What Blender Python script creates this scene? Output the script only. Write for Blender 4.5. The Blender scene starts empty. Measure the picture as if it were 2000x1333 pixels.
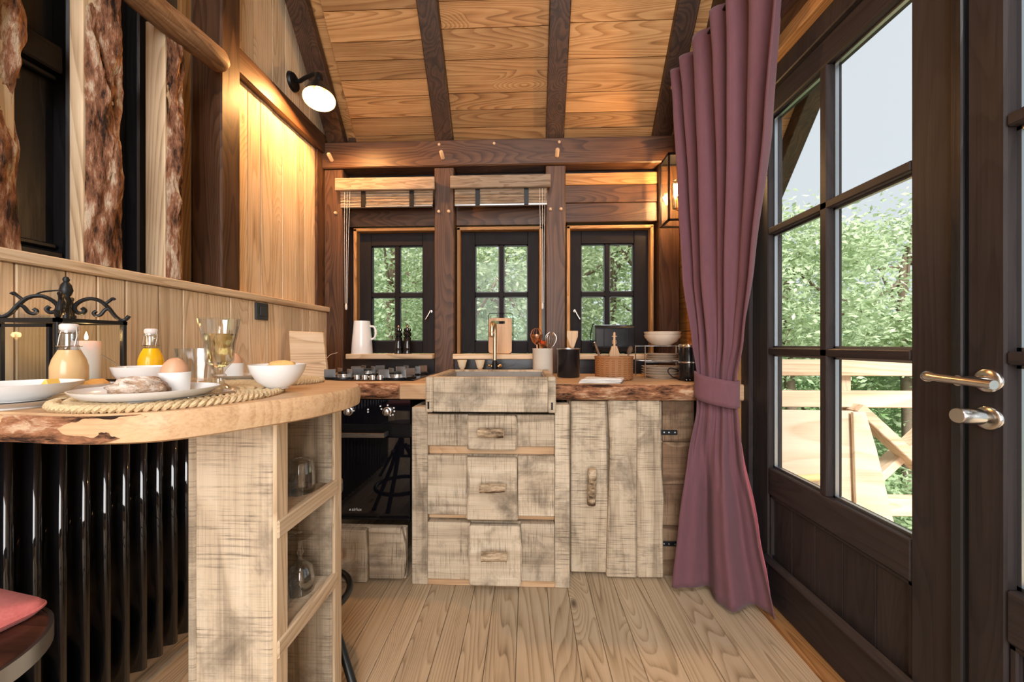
import bpy, bmesh, math, random
import numpy as np
from mathutils import Vector, Matrix, noise
random.seed(7)
R = math.radians
SC = bpy.context.scene
COL = SC.collection

# ------------------------------------------------------------------ camera, sky, lights, exposure
EYE = 1.086
cam_d = bpy.data.cameras.new('camera'); cam_d.sensor_width = 36; cam_d.lens = 740 / 2000 * 36
cam_d.shift_y = 0.00275; cam_d.clip_start = 0.02; cam_d.clip_end = 500
cam = bpy.data.objects.new('camera', cam_d); COL.objects.link(cam)
cam.location = (0, 0, EYE); cam.rotation_euler = (R(90), 0, math.atan(30 / 740))
SC.camera = cam
world = bpy.data.worlds.new('overcast_sky'); SC.world = world; world.use_nodes = True
bg = world.node_tree.nodes['Background']
bg.inputs[0].default_value = (0.86, 0.91, 0.97, 1); bg.inputs[1].default_value = 0.56
def lamp(name, kind, loc, energy, color, rot=None, **kw):
    l = bpy.data.lights.new(name, kind); l.energy = energy; l.color = color
    for k, v in kw.items(): setattr(l, k, v)
    o = bpy.data.objects.new(name, l); COL.objects.link(o); o.location = loc
    if rot: o.rotation_euler = rot
    return o
lamp('sun', 'SUN', (0, 0, 20), 5.6, (1, .98, .94), (R(48), 0, R(-5)), angle=R(20))
# two soft fill lights added behind the camera; no windows are built there
lamp('rear_fill_light', 'AREA', (0.1, -2.35, 1.75), 95, (.97, .98, 1), (R(86), 0, 0), shape='RECTANGLE', size=2.3, size_y=2.2)
lamp('upper_fill_light', 'AREA', (0.0, -1.1, 3.55), 26, (.97, .98, 1), (R(32), 0, 0), shape='RECTANGLE', size=1.6, size_y=1.0)
SC.view_settings.view_transform = 'Standard'; SC.view_settings.look = 'None'
SC.view_settings.exposure = 0.72; SC.view_settings.gamma = 1.0
SC.view_settings.use_curve_mapping = False

# ------------------------------------------------------------------ materials
class NT:
    def __init__(s, name):
        s.m = bpy.data.materials.new(name); s.m.use_nodes = True
        s.n = s.m.node_tree.nodes; s.l = s.m.node_tree.links
        s.b = s.n['Principled BSDF']; s.out = s.n['Material Output']
    def add(s, t, **kw):
        n = s.n.new(t)
        for k, v in kw.items(): setattr(n, k, v)
        return n
    def link(s, a, b): s.l.new(a, b)
    def math(s, op, a, b=None, c=None):
        n = s.add('ShaderNodeMath', operation=op)
        for i, x in enumerate((a, b, c)):
            if x is None: continue
            if isinstance(x, (int, float)): n.inputs[i].default_value = x
            else: s.link(x, n.inputs[i])
        return n.outputs[0]
    def mix(s, fac, a, b, blend='MIX'):
        n = s.add('ShaderNodeMix', data_type='RGBA', blend_type=blend)
        for i, x in ((0, fac), (6, a), (7, b)):
            if isinstance(x, (int, float)): n.inputs[i].default_value = x
            elif isinstance(x, tuple): n.inputs[i].default_value = (*x, 1)
            else: s.link(x, n.inputs[i])
        return n.outputs[2]
    def ramp(s, fac, stops):
        n = s.add('ShaderNodeValToRGB'); e = n.color_ramp.elements
        while len(e) < len(stops): e.new(.5)
        for el, (p, c) in zip(e, stops): el.position = p; el.color = (*c, 1) if isinstance(c, tuple) else (c, c, c, 1)
        s.link(fac, n.inputs[0]); return n.outputs[0]
    def coords(s, scale=(1, 1, 1), rnd=True):
        tc = s.add('ShaderNodeTexCoord'); v = tc.outputs['Object']
        if rnd:
            oi = s.add('ShaderNodeObjectInfo')
            ma = s.add('ShaderNodeVectorMath', operation='MULTIPLY_ADD')
            s.link(oi.outputs['Random'], ma.inputs[0]); ma.inputs[1].default_value = (17.3, 29.1, 41.7)
            s.link(v, ma.inputs[2]); v = ma.outputs[0]; s.rand = oi.outputs['Random']
        mp = s.add('ShaderNodeMapping'); mp.inputs['Scale'].default_value = scale
        s.link(v, mp.inputs[0]); return mp.outputs[0]
    def noise(s, vec, scale, detail=3, rough=.55, dist=0):
        n = s.add('ShaderNodeTexNoise'); s.link(vec, n.inputs['Vector'])
        n.inputs['Scale'].default_value = scale; n.inputs['Detail'].default_value = detail
        n.inputs['Roughness'].default_value = rough; n.inputs['Distortion'].default_value = dist
        return n.outputs[0]
    def bump(s, h, strength, dist=.01):
        n = s.add('ShaderNodeBump'); n.inputs['Strength'].default_value = strength; n.inputs['Distance'].default_value = dist
        s.link(h, n.inputs['Height']); s.link(n.outputs[0], s.b.inputs['Normal'])
    def fin(s, col=None, rough=.5, metal=0, spec=.5):
        if col is not None:
            if isinstance(col, tuple): s.b.inputs['Base Color'].default_value = (*col, 1)
            else: s.link(col, s.b.inputs['Base Color'])
        if isinstance(rough, (int, float)): s.b.inputs['Roughness'].default_value = rough
        else: s.link(rough, s.b.inputs['Roughness'])
        s.b.inputs['Metallic'].default_value = metal; s.b.inputs['Specular IOR Level'].default_value = spec
        return s.m

def axs(axis, along, across):
    return tuple(along if a == axis else across for a in 'XYZ')

def wood(name, dark, mid, light, axis, ring=30, rs=5.0, rough=.6, knots=.6, saw=0, stain=0, var=.3, spec=.3, bump=.25, along=.12, line=.6):
    t = NT(name)
    v1 = t.coords(axs(axis, along, 1.0))
    n1 = t.noise(v1, rs, 1.5, .45, .25)
    k = None
    if knots > 0:
        vk = t.coords(axs(axis, .42, 1.0))
        vo = t.add('ShaderNodeTexVoronoi'); t.link(vk, vo.inputs['Vector']); vo.inputs['Scale'].default_value = 2.6
        k = vo.outputs['Distance']
        n1 = t.math('ADD', n1, t.math('MULTIPLY', t.ramp(k, [(.0, 1.0), (.05, .6), (.22, 0.0)]), .16))
    saws = t.math('FRACT', t.math('MULTIPLY', n1, ring))
    rg = t.ramp(saws, [(0, .95), (.35, .85), (.78, .25), (.9, .08), (1.0, .95)])
    rg = t.math('ADD', t.math('MULTIPLY', rg, .8), t.math('MULTIPLY', t.noise(t.coords(axs(axis, .02, 1.0)), 120, 2, .6), .25))
    v2 = t.coords(axs(axis, .014, 1.0))
    fib = t.noise(v2, 240, 3, .65)
    mid_n = t.noise(v2, 34, 3, .6)
    tone = t.noise(t.coords(axs(axis, .3, 1.0)), 9, 3, .6)
    f = t.math('ADD', t.math('MULTIPLY', rg, line * .62), t.math('ADD', t.math('MULTIPLY', fib, .34), t.math('ADD', t.math('MULTIPLY', mid_n, .30), t.math('MULTIPLY', tone, .34 + (.6 - line) * .3))))
    f = t.math('SUBTRACT', f, .16)
    col = t.ramp(f, [(.20, dark), (.48, mid), (.80, light)])
    if k is not None:
        kk = t.ramp(k, [(.012, 1.0), (.045, 0.0)])
        col = t.mix(t.math('MULTIPLY', kk, knots), col, tuple(c * .32 for c in dark))
    if saw > 0:
        vs = t.coords(axs(axis, 1.0, .03)); sb = t.noise(t.coords((1, 1, 1)), 7, 4, .65)
        sm = t.math('MULTIPLY', t.ramp(t.noise(vs, 210, 3, .7), [(.50, 0.0), (.68, 1.0)]), t.ramp(sb, [(.36, 0.0), (.62, 1.0)]))
        col = t.mix(t.math('MULTIPLY', sm, saw), col, tuple(c * .55 for c in dark))
        vx = t.coords(axs(axis, .03, 1.0))
        sx = t.math('MULTIPLY', t.ramp(t.noise(vx, 190, 3, .7), [(.52, 0.0), (.70, 1.0)]), t.ramp(sb, [(.40, 0.0), (.66, 1.0)]))
        col = t.mix(t.math('MULTIPLY', sx, saw * .4), col, tuple(c * .6 for c in dark))
    if stain > 0:
        st = t.noise(t.coords((1, 1, 1)), 5.2, 6, .66, .3)
        sf = t.ramp(st, [(.50, 0.0), (.70, 1.0)])
        col = t.mix(t.math('MULTIPLY', sf, stain), col, tuple(c * .65 for c in dark))
    hs = t.add('ShaderNodeHueSaturation')
    t.link(col, hs.inputs['Color'])
    t.link(t.math('ADD', t.math('MULTIPLY', t.rand, var), 1 - var * .5), hs.inputs['Value'])
    if bump: t.bump(f, bump, .003)
    return t.fin(hs.outputs[0], rough, 0, spec)

def plain(name, col, rough=.5, metal=0, spec=.5, bump=0, bscale=80, var=0, coat=0):
    t = NT(name)
    c = col
    if var or bump:
        n = t.noise(t.coords((1, 1, 1)), bscale, 4, .6)
        if var: c = t.mix(n, tuple(x * (1 - var) for x in col), tuple(min(1, x * (1 + var)) for x in col))
        if bump: t.bump(n, bump, .003)
    if coat: t.b.inputs['Coat Weight'].default_value = coat; t.b.inputs['Coat Roughness'].default_value = .08
    return t.fin(c, rough, metal, spec)

def bark_mat(name, dark, mid, light, axis):
    t = NT(name)
    v = t.coords(axs(axis, .22, 1.0))
    n = t.noise(v, 48, 6, .72, .15); n2 = t.noise(t.coords(axs(axis, .4, 1.0)), 11, 4, .65, .15)
    f = t.math('ADD', t.math('MULTIPLY', n, .6), t.math('MULTIPLY', n2, .4))
    col = t.ramp(f, [(.41, dark), (.465, tuple(c * .6 for c in mid)), (.515, mid), (.59, light)])
    t.bump(f, 1.0, .02)
    return t.fin(col, .85, 0, .2)

def glass_pane(name):
    t = NT(name); t.n.remove(t.b)
    tr = t.add('ShaderNodeBsdfTransparent'); gl = t.add('ShaderNodeBsdfGlossy'); gl.inputs['Roughness'].default_value = .02
    tr.inputs[0].default_value = (.97, .985, .98, 1)
    lw = t.add('ShaderNodeLayerWeight'); lw.inputs[0].default_value = .5
    fac = t.math('ADD', t.math('MULTIPLY', t.math('POWER', lw.outputs['Facing'], 4.0), .40), .010)
    mx = t.add('ShaderNodeMixShader'); t.link(fac, mx.inputs[0]); t.link(tr.outputs[0], mx.inputs[1]); t.link(gl.outputs[0], mx.inputs[2])
    t.link(mx.outputs[0], t.out.inputs[0]); return t.m
def glass_solid(name, col=(1, 1, 1), ior=1.45, rough=0):
    t = NT(name)
    t.b.inputs['Transmission Weight'].default_value = 1; t.b.inputs['IOR'].default_value = ior
    return t.fin(col, rough, 0, .5)
def thin_glass(name):
    t = NT(name); t.n.remove(t.b)
    tr = t.add('ShaderNodeBsdfTransparent'); tr.inputs[0].default_value = (.97, .98, .975, 1)
    gl = t.add('ShaderNodeBsdfGlossy'); gl.inputs['Roughness'].default_value = .03
    lw = t.add('ShaderNodeLayerWeight'); lw.inputs[0].default_value = .5
    fac = t.math('ADD', t.math('MULTIPLY', t.math('POWER', lw.outputs['Facing'], 2.0), .75), .10)
    mx = t.add('ShaderNodeMixShader'); t.link(fac, mx.inputs[0]); t.link(tr.outputs[0], mx.inputs[1]); t.link(gl.outputs[0], mx.inputs[2])
    t.link(mx.outputs[0], t.out.inputs[0]); return t.m
def emit(name, col, strength):
    t = NT(name)
    t.b.inputs['Emission Color'].default_value = (*col, 1); t.b.inputs['Emission Strength'].default_value = strength
    return t.fin(col, .4)
def fabric(name, a, b, scale=420):
    t = NT(name)
    n = t.noise(t.coords((1, 1, 1), False), scale, 3, .7); n2 = t.noise(t.coords((1, 1, .25), False), 60, 3, .6)
    col = t.mix(t.math('ADD', t.math('MULTIPLY', n, .6), t.math('MULTIPLY', n2, .4)), a, b)
    t.b.inputs['Sheen Weight'].default_value = .12; t.b.inputs['Sheen Roughness'].default_value = .5
    t.bump(n, .35, .002)
    return t.fin(col, .9, 0, .15)
def leaf_mat(name, a, b):
    t = NT(name)
    n = t.noise(t.coords((1, 1, 1), False), 9, 3, .6)
    col = t.mix(t.ramp(n, [(.35, 0.0), (.65, 1.0)]), a, b)
    t.link(col, t.b.inputs['Base Color']); t.b.inputs['Roughness'].default_value = .55
    tl = t.add('ShaderNodeBsdfTranslucent'); t.link(col, tl.inputs[0])
    mx = t.add('ShaderNodeMixShader'); mx.inputs[0].default_value = .42
    t.link(t.b.outputs[0], mx.inputs[1]); t.link(tl.outputs[0], mx.inputs[2]); t.link(mx.outputs[0], t.out.inputs[0])
    return t.m

PALE = ((.21, .122, .062), (.61, .45, .285), (.79, .65, .475))
HONEY = ((.055, .019, .006), (.32, .150, .048), (.50, .28, .115))
FLOORC = ((.105, .064, .034), (.44, .325, .200), (.58, .455, .310))
DARKC = ((.007, .004, .003), (.036, .017, .009), (.090, .042, .022))
SAWN = ((.105, .076, .052), (.52, .415, .290), (.73, .63, .485))
SLABC = ((.25, .12, .052), (.59, .375, .205), (.75, .56, .365))
M = {}
for ax in 'XYZ':
    M['pale' + ax] = wood('pale_pine_' + ax, *PALE, ax, ring=42, rs=4.5, knots=.6, line=.42, along=.07)
    M['honey' + ax] = wood('honey_pine_' + ax, *HONEY, ax, ring=62, rs=4.5, knots=.85, var=.7, line=.56, along=.06)
    M['floor' + ax] = wood('floor_pine_' + ax, *FLOORC, ax, ring=58, rs=4.5, knots=.8, var=.25, rough=.5, line=.66, along=.06)
    M['dark' + ax] = wood('dark_stained_beam_' + ax, *DARKC, ax, ring=30, rs=5, knots=.5, rough=.45, spec=.35, var=.4, bump=.2, line=.5)
    M['brown' + ax] = wood('lamp_warmed_beam_' + ax, (.013, .006, .003), (.066, .030, .015), (.140, .068, .034), ax, ring=34, rs=5, knots=.6, rough=.45, spec=.35, var=.4, bump=.2, line=.5)  # dark beam colour made lighter and warmer, lamp glow painted into it
    M['sawn' + ax] = wood('rough_sawn_oak_' + ax, *SAWN, ax, ring=9, rs=4, knots=.3, saw=.85, stain=.75, var=.28, rough=.75, line=.3)
    M['slab' + ax] = wood('oiled_slab_' + ax, *SLABC, ax, ring=26, rs=3, knots=.3, var=.15, rough=.42, line=.22, along=.08)
    M['out' + ax] = wood('outdoor_softwood_' + ax, (.40, .22, .12), (.70, .50, .34), (.84, .69, .54), ax, ring=14, rs=5, knots=.7, var=.2, line=.4)
    M['black' + ax] = wood('black_painted_wood_' + ax, (.004, .004, .005), (.010, .010, .012), (.017, .016, .018), ax, ring=10, rs=8, knots=0, rough=.28, spec=.5, var=.3, bump=.2)
    M['sash' + ax] = wood('dark_window_sash_' + ax, (.006, .005, .005), (.014, .011, .011), (.024, .019, .019), ax, ring=18, rs=7, knots=0, rough=.55, spec=.12, var=.15, bump=.15, line=.3)
    M['door' + ax] = wood('dark_brown_door_' + ax, (.014, .011, .011), (.032, .025, .025), (.050, .040, .039), ax, ring=18, rs=7, knots=0, rough=.5, spec=.25, var=.15, bump=.15, line=.3)
M['barkZ'] = bark_mat('pine_bark_upright', (.026, .013, .009), (.28, .125, .068), (.55, .43, .31), 'Z')
M['barkX'] = bark_mat('pine_bark_lying', (.035, .018, .012), (.38, .17, .085), (.64, .44, .28), 'X')
M['branch'] = bark_mat('peeled_branch', (.09, .05, .03), (.50, .36, .22), (.74, .60, .42), 'X')
M['smoked'] = wood('smoke_stained_oak', (.06, .035, .02), (.20, .12, .07), (.34, .23, .14), 'X', ring=6, saw=.8, stain=.7, rough=.8)
M['dowel'] = plain('dowel_end_wood', (.62, .42, .25), .6, var=.2, bscale=60)
M['bambooX'] = wood('bamboo_slats', (.09, .06, .04), (.24, .17, .11), (.40, .31, .22), 'X', ring=4, rs=40, knots=0, var=.6)
M['pane'] = glass_pane('window_glass')
M['glass'] = thin_glass('clear_glass'); M['wine'] = glass_solid('white_wine', (.97, .86, .50), 1.33)
M['blackgloss'] = plain('black_lacquered_sheet', (.007, .007, .008), .06, 0, .9)
M['blackglaze'] = plain('black_glaze', (.010, .010, .012), .2, 0, .4)
M['blackglass'] = plain('black_oven_glass', (.004, .004, .006), .03, 0, .6)
M['blackmetal'] = plain('black_metal', (.012, .012, .013), .38, .6, .5)
M['iron'] = plain('cast_iron_black', (.018, .02, .022), .42, .5, .5, bump=.2, bscale=120)
M['steel'] = plain('brushed_steel', (.62, .60, .57), .24, 1)
M['greysteel'] = plain('satin_grey_steel', (.40, .42, .44), .35, 1)
M['gunmetal'] = plain('gunmetal_tube', (.055, .06, .062), .35, .8)
M['brass'] = plain('aged_brass', (.68, .57, .37), .28, 1)
M['copper'] = plain('copper_metal', (.72, .36, .22), .25, 1)
M['china'] = plain('white_glazed_china', (.80, .80, .79), .14, 0, .5)
M['cream'] = plain('cream_stoneware', (.72, .66, .56), .3, var=.05, bscale=20)
M['stone'] = plain('beige_stoneware', (.66, .56, .45), .35, var=.08, bscale=20)
M['candle'] = plain('white_wax', (.85, .83, .79), .5); M['candle'].node_tree.nodes['Principled BSDF'].inputs['Subsurface Weight'].default_value = .2
M['wick'] = plain('burnt_wick', (.02, .015, .01), .9)
M['egg'] = plain('brown_eggshell', (.62, .34, .20), .42, var=.08, bscale=50)
M['lemon'] = plain('cloudy_lemonade', (.66, .45, .22), .18); M['oj'] = plain('orange_juice', (.90, .50, .01), .2)
M['rubber'] = plain('white_stopper', (.72, .68, .66), .4)
M['bread'] = bark_mat('floury_bread_crust', (.15, .085, .05), (.45, .30, .20), (.80, .70, .60), 'X')
M['pastry'] = plain('baked_pastry', (.62, .30, .07), .55, bump=.5, bscale=50, var=.4)
M['bun'] = plain('golden_bun', (.74, .47, .17), .5, bump=.4, bscale=40, var=.35)
M['cheese'] = plain('yellow_cheese', (.84, .55, .12), .5)
M['straw'] = plain('woven_seagrass', (.62, .46, .26), .8, bump=.8, bscale=260, var=.4)
M['wicker'] = plain('brown_wicker', (.31, .135, .048), .65, bump=.6, bscale=200, var=.4)
M['linen'] = plain('white_linen', (.66, .64, .60), .9, bump=.4, bscale=300, var=.08)
M['bristle'] = plain('natural_bristle', (.70, .60, .42), .85, bump=.8, bscale=300, var=.3)
M['charcoal'] = plain('charcoal_plastic', (.035, .04, .046), .4)
M['curtain'] = fabric('mauve_wool_curtain', (.118, .048, .060), (.205, .097, .114))
M['lining'] = fabric('rose_lining', (.42, .10, .12), (.52, .16, .17), 200)
M['redfelt'] = fabric('red_wool_cushion', (.50, .085, .080), (.74, .24, .21), 160)
M['stoolwood'] = wood('dark_varnished_pine', (.012, .006, .005), (.05, .018, .012), (.11, .035, .018), 'X', ring=9, rs=7, knots=0, rough=.3, spec=.5)
M['sinkin'] = plain('grey_sink_lining', (.28, .25, .21), .5, var=.25, bscale=30)
M['enamel'] = plain('cream_enamel_inside', (.34, .26, .13), .5)
M['bulb'] = emit('glowing_filament_bulb', (1, .66, .28), 9)
M['filament'] = emit('hot_filament', (1, .60, .22), 90)
M['flame'] = emit('candle_flame', (1, .62, .22), 14)
M['print'] = plain('white_print', (.75, .75, .75), .5)
M['leafA'] = leaf_mat('leaf_light_green', (.36, .47, .25), (.70, .76, .56))
M['leafB'] = leaf_mat('leaf_mid_green', (.26, .37, .18), (.54, .63, .40))
M['trunk'] = plain('grey_brown_trunk', (.17, .12, .085), .9, bump=.8, bscale=30, var=.4)
M['grass'] = plain('hillside_green', (.14, .25, .07), .9, bump=.5, bscale=3, var=.4)
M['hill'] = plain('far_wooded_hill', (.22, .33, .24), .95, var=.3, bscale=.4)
M['plyX'] = wood('pale_plywood', (.50, .34, .22), (.70, .54, .39), (.80, .66, .52), 'X', ring=10, rs=3, knots=0, var=.1)
M['pipe'] = plain('yellow_cord', (.76, .58, .27), .5)
M['plaster'] = plain('plain_inner_lining', (.42, .30, .19), .8, var=.1, bscale=6)

# ------------------------------------------------------------------ geometry helpers (all in metres, world coordinates)
WL = {}
def reg(o, world, parent):
    WL[o] = Vector(world)
    if parent is not None:
        o.parent = parent; o.location = Vector(world) - WL[parent]
    else: o.location = world
def tag(o, label=None, cat=None, group=None, kind=None):
    if label: o['label'] = label
    if cat: o['category'] = cat
    if group: o['group'] = group
    if kind: o['kind'] = kind
    return o
def thing(name, label, cat, loc, group=None, kind=None):
    o = bpy.data.objects.new(name, None); o.empty_display_size = .05; COL.objects.link(o); reg(o, loc, None)
    return tag(o, label, cat, group, kind)
def mesh(name, verts, faces, mat, parent=None, smooth=False, origin=None, bevel=0):
    vs = [Vector(v) for v in verts]
    if origin is None:
        lo = Vector([min(v[i] for v in vs) for i in range(3)]); hi = Vector([max(v[i] for v in vs) for i in range(3)])
        origin = (lo + hi) / 2
        if parent is None: origin = Vector((origin.x, origin.y, lo.z))
    me = bpy.data.meshes.new(name); me.from_pydata([v - Vector(origin) for v in vs], [], faces)
    bm = bmesh.new(); bm.from_mesh(me)
    bmesh.ops.recalc_face_normals(bm, faces=bm.faces)
    if bevel: bmesh.ops.bevel(bm, geom=bm.edges[:], offset=bevel, segments=1, affect='EDGES', clamp_overlap=True)
    bm.to_mesh(me); bm.free()
    if smooth:
        me.polygons.foreach_set('use_smooth', [True] * len(me.polygons))
        if smooth != 'all': me.set_sharp_from_angle(angle=R(45))
    if mat is not None: me.materials.append(M[mat] if isinstance(mat, str) else mat)
    o = bpy.data.objects.new(name, me); COL.objects.link(o); reg(o, origin, parent)
    return o
BF = [(0, 1, 3, 2), (4, 6, 7, 5), (0, 4, 5, 1), (2, 3, 7, 6), (0, 2, 6, 4), (1, 5, 7, 3)]
def bv(x, y, z): return [(a, b, c) for a in x for b in y for c in z]
def box(name, x, y, z, mat, parent=None, bevel=.003):
    return mesh(name, bv(x, y, z), BF, mat, parent, bevel=bevel)
def boxes(name, lst, mat, parent=None, bevel=0):
    V, Fc = [], []
    for x, y, z in lst:
        n = len(V); V += bv(x, y, z); Fc += [tuple(i + n for i in f) for f in BF]
    return mesh(name, V, Fc, mat, parent, bevel=bevel)
def beam(name, p0, p1, w, h, mat, parent=None, up=(0, 0, 1), bevel=.004):
    p0, p1 = Vector(p0), Vector(p1); d = (p1 - p0).normalized()
    s = d.cross(Vector(up)).normalized(); u = s.cross(d)
    V = [p + s * a * w / 2 + u * b * h / 2 for p in (p0, p1) for a in (-1, 1) for b in (-1, 1)]
    return mesh(name, V, BF, mat, parent, bevel=bevel)
def prism(name, pts, ax, a, b, mat, parent=None, bevel=.003):
    # pts: outline in the two axes other than ax
    def P(p, t):
        q = list(p); q.insert('XYZ'.index(ax), t); return tuple(q)
    n = len(pts); V = [P(p, a) for p in pts] + [P(p, b) for p in pts]
    Fc = [tuple(range(n))[::-1], tuple(range(n, 2 * n))] + [(i, (i + 1) % n, n + (i + 1) % n, n + i) for i in range(n)]
    return mesh(name, V, Fc, mat, parent, bevel=bevel)
def lathe(name, prof, c, mat, parent=None, seg=32, axis=(0, 0, 1), flute=None, smooth=True, closed=False):
    ax = Vector(axis).normalized(); q = Vector((0, 0, 1)).rotation_difference(ax)
    V, Fc = [], []; n = len(prof); c = Vector(c)
    for i in range(seg):
        a = 2 * math.pi * i / seg
        for j, (r, z) in enumerate(prof):
            rr = r * (1 + (flute(a, z) if flute else 0))
            V.append(c + q @ Vector((rr * math.cos(a), rr * math.sin(a), z)))
    m = n if closed else n - 1
    for i in range(seg):
        k = (i + 1) % seg
        for j in range(m):
            j2 = (j + 1) % n
            Fc.append((i * n + j, k * n + j, k * n + j2, i * n + j2))
    if not closed:
        if prof[0][0] > 1e-6: Fc.append(tuple(i * n for i in range(seg))[::-1])
        if prof[-1][0] > 1e-6: Fc.append(tuple(i * n + n - 1 for i in range(seg)))
    o = mesh(name, V, Fc, mat, parent, smooth=smooth)
    bm = bmesh.new(); bm.from_mesh(o.data); bmesh.ops.remove_doubles(bm, verts=bm.verts, dist=1e-6)
    bmesh.ops.recalc_face_normals(bm, faces=bm.faces); bm.to_mesh(o.data); bm.free()
    return o
def cup(name, outer, t, c, mat, parent=None, seg=36, floor=None, flute=None):
    # open vessel: outer profile from the foot up, wall thickness t
    floor = t if floor is None else floor
    inner = [(max(r - t, .0005), max(z, floor + outer[0][1])) for r, z in outer[::-1] if z > floor * .5]
    return lathe(name, [(0, outer[0][1])] + outer + inner + [(0, floor + outer[0][1])], c, mat, parent, seg, flute=flute)
def tube(name, pts, r, mat, parent=None, seg=10, closed=False, smooth=True, taper=None):
    P = [Vector(p) for p in pts]; n = len(P); V, Fc = [], []
    prev = None
    for i, p in enumerate(P):
        if closed: d = P[(i + 1) % n] - P[i - 1]
        else: d = P[min(i + 1, n - 1)] - P[max(i - 1, 0)]
        d.normalize()
        if prev is None: s = d.orthogonal().normalized()
        else: s = (prev - d * prev.dot(d)).normalized()
        prev = s; u = d.cross(s)
        rr = r if taper is None else r * taper[i]
        V += [p + (s * math.cos(2 * math.pi * k / seg) + u * math.sin(2 * math.pi * k / seg)) * rr for k in range(seg)]
    for i in range(n if closed else n - 1):
        j = (i + 1) % n
        Fc += [(i * seg + k, i * seg + (k + 1) % seg, j * seg + (k + 1) % seg, j * seg + k) for k in range(seg)]
    if not closed: Fc += [tuple(range(seg))[::-1], tuple(range((n - 1) * seg, n * seg))]
    return mesh(name, V, Fc, mat, parent, smooth=smooth)
def spline(pts, n=8):
    P = [Vector(p) for p in pts]; out = []
    for i in range(len(P) - 1):
        a, b, c, d = P[max(i - 1, 0)], P[i], P[i + 1], P[min(i + 2, len(P) - 1)]
        for k in range(n):
            t = k / n
            out.append(.5 * ((2 * b) + (c - a) * t + (2 * a - 5 * b + 4 * c - d) * t * t + (3 * b - a - 3 * c + d) * t ** 3))
    return out + [P[-1]]
def grid(name, fn, nu, nv, mat, parent=None, smooth='all', thick=0):
    V = [fn(i / nu, j / nv) for j in range(nv + 1) for i in range(nu + 1)]
    Fc = [(j * (nu + 1) + i, j * (nu + 1) + i + 1, (j + 1) * (nu + 1) + i + 1, (j + 1) * (nu + 1) + i) for j in range(nv) for i in range(nu)]
    o = mesh(name, V, Fc, mat, parent, smooth=smooth)
    if thick:
        m = o.modifiers.new('thickness', 'SOLIDIFY'); m.thickness = thick; m.offset = 0
    return o
def fr(p, s, o=4): return noise.fractal(Vector(p) * s, 1.0, 2.0, o)
def cuts(a, b, lo, hi):
    out = [a]
    while out[-1] < b - hi: out.append(out[-1] + random.uniform(lo, hi))
    out.append(b); return out
def text(name, body, loc, size, rot, mat, parent):
    cu = bpy.data.curves.new(name, 'FONT'); cu.body = body; cu.size = size; cu.extrude = .0003
    t = bpy.data.objects.new(name + '_curve', cu); COL.objects.link(t)
    dg = bpy.context.evaluated_depsgraph_get()
    me = bpy.data.meshes.new_from_object(t.evaluated_get(dg)); bpy.data.objects.remove(t)
    me.name = name; me.materials.clear(); me.materials.append(M[mat])
    o = bpy.data.objects.new(name, me); COL.objects.link(o); o.rotation_euler = rot; reg(o, loc, parent); return o

# ================================================================== THE SETTING
ST = 'structure'
# floor: one board after another
fl = box('floor', (-1.6, 1.1), (-2.6, 2.6), (-.12, -.024), 'plaster', None, 0); tag(fl, 'pale knotty pine plank floor running towards the drawer cabinet', 'floor', kind=ST)
xs = cuts(-1.33, 1.0, .085, .135)
for a, b in zip(xs, xs[1:]):
    box('plank', (a + .0008, b - .0008), (-2.5, 2.42), (-.024, random.uniform(-.0008, 0)), 'floorY', fl, .0015)

# back wall ---------------------------------------------------------
wb = boxes('wall_back', [((-1.7, 1.1), (2.54, 2.62), (-.12, 1.0)), ((-1.7, 1.1), (2.54, 2.62), (1.86, 2.56)), ((-1.7, -1.14), (2.54, 2.62), (1.0, 1.86)),
    ((-.61, -.44), (2.54, 2.62), (1.0, 1.86)), ((.09, .27), (2.54, 2.62), (1.0, 1.86)), ((.79, 1.1), (2.54, 2.62), (1.0, 1.86))], 'blackX')
tag(wb, 'dark timber framed end wall with three small windows', 'wall', kind=ST)
POSTS = [(-1.315, -1.19), (-.594, -.467), (.117, .241), (.824, .948)]
for a, b in POSTS: box('post', (a, b), (2.40, 2.54), (.88, 2.215), 'brownZ', wb, .006)
box('tie_beam', (-1.345, .955), (2.385, 2.54), (2.215, 2.382), 'brownX', wb, .007)
for x0, x1 in ((-.467, .117), (.241, .824), (-1.19, -.594)):
    box('filler_board', (x0, x1), (2.47, 2.50), (2.383, 2.50), 'darkX', wb)
def peg(x, z, y=2.40, l=.03, r=.0105, tilt=0):
    lathe('peg', [(r * .6, 0), (r, .004), (r * .95, l - .004), (r * .7, l)], (x, y, z), 'dowel', wb, 12, (random.uniform(-.1, .1), -1, tilt))
for x in (-1.255, -.535, .185): peg(x, 2.262, 2.387, .055, .013, .5)
for x in (-.56, -.21, .20): peg(x, 2.352, 2.387, .008, .009)
for x, z in ((-1.235, 1.93), (-.565, 1.93), (-.50, 1.93), (.145, 1.935), (.21, 1.935)): peg(x, z, 2.402, .016, .0105)
for x0, x1 in ((-1.19, -.594), (-.467, .117)):
    box('header_board', (x0, x1), (2.47, 2.52), (1.862, 1.985), 'brownX', wb)
    box('recess_board', (x0, x1), (2.50, 2.53), (1.985, 2.215), 'blackX', wb)
for z0, z1, m in ((2.104, 2.178, 'honeyX'), (1.988, 2.10, 'brownX'), (1.864, 1.985, 'brownX')):
    box('plank', (.241, .824), (2.435, 2.50), (z0, z1), m, wb)
box('recess_board', (.241, .824), (2.49, 2.53), (2.17, 2.215), 'blackX', wb)
for x0, x1 in ((-1.315, -.594), (-.467, .117), (.241, .95)):
    box('splash_board', (x0, x1), (2.405, 2.54), (.86, .990), 'blackX', wb)
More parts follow.
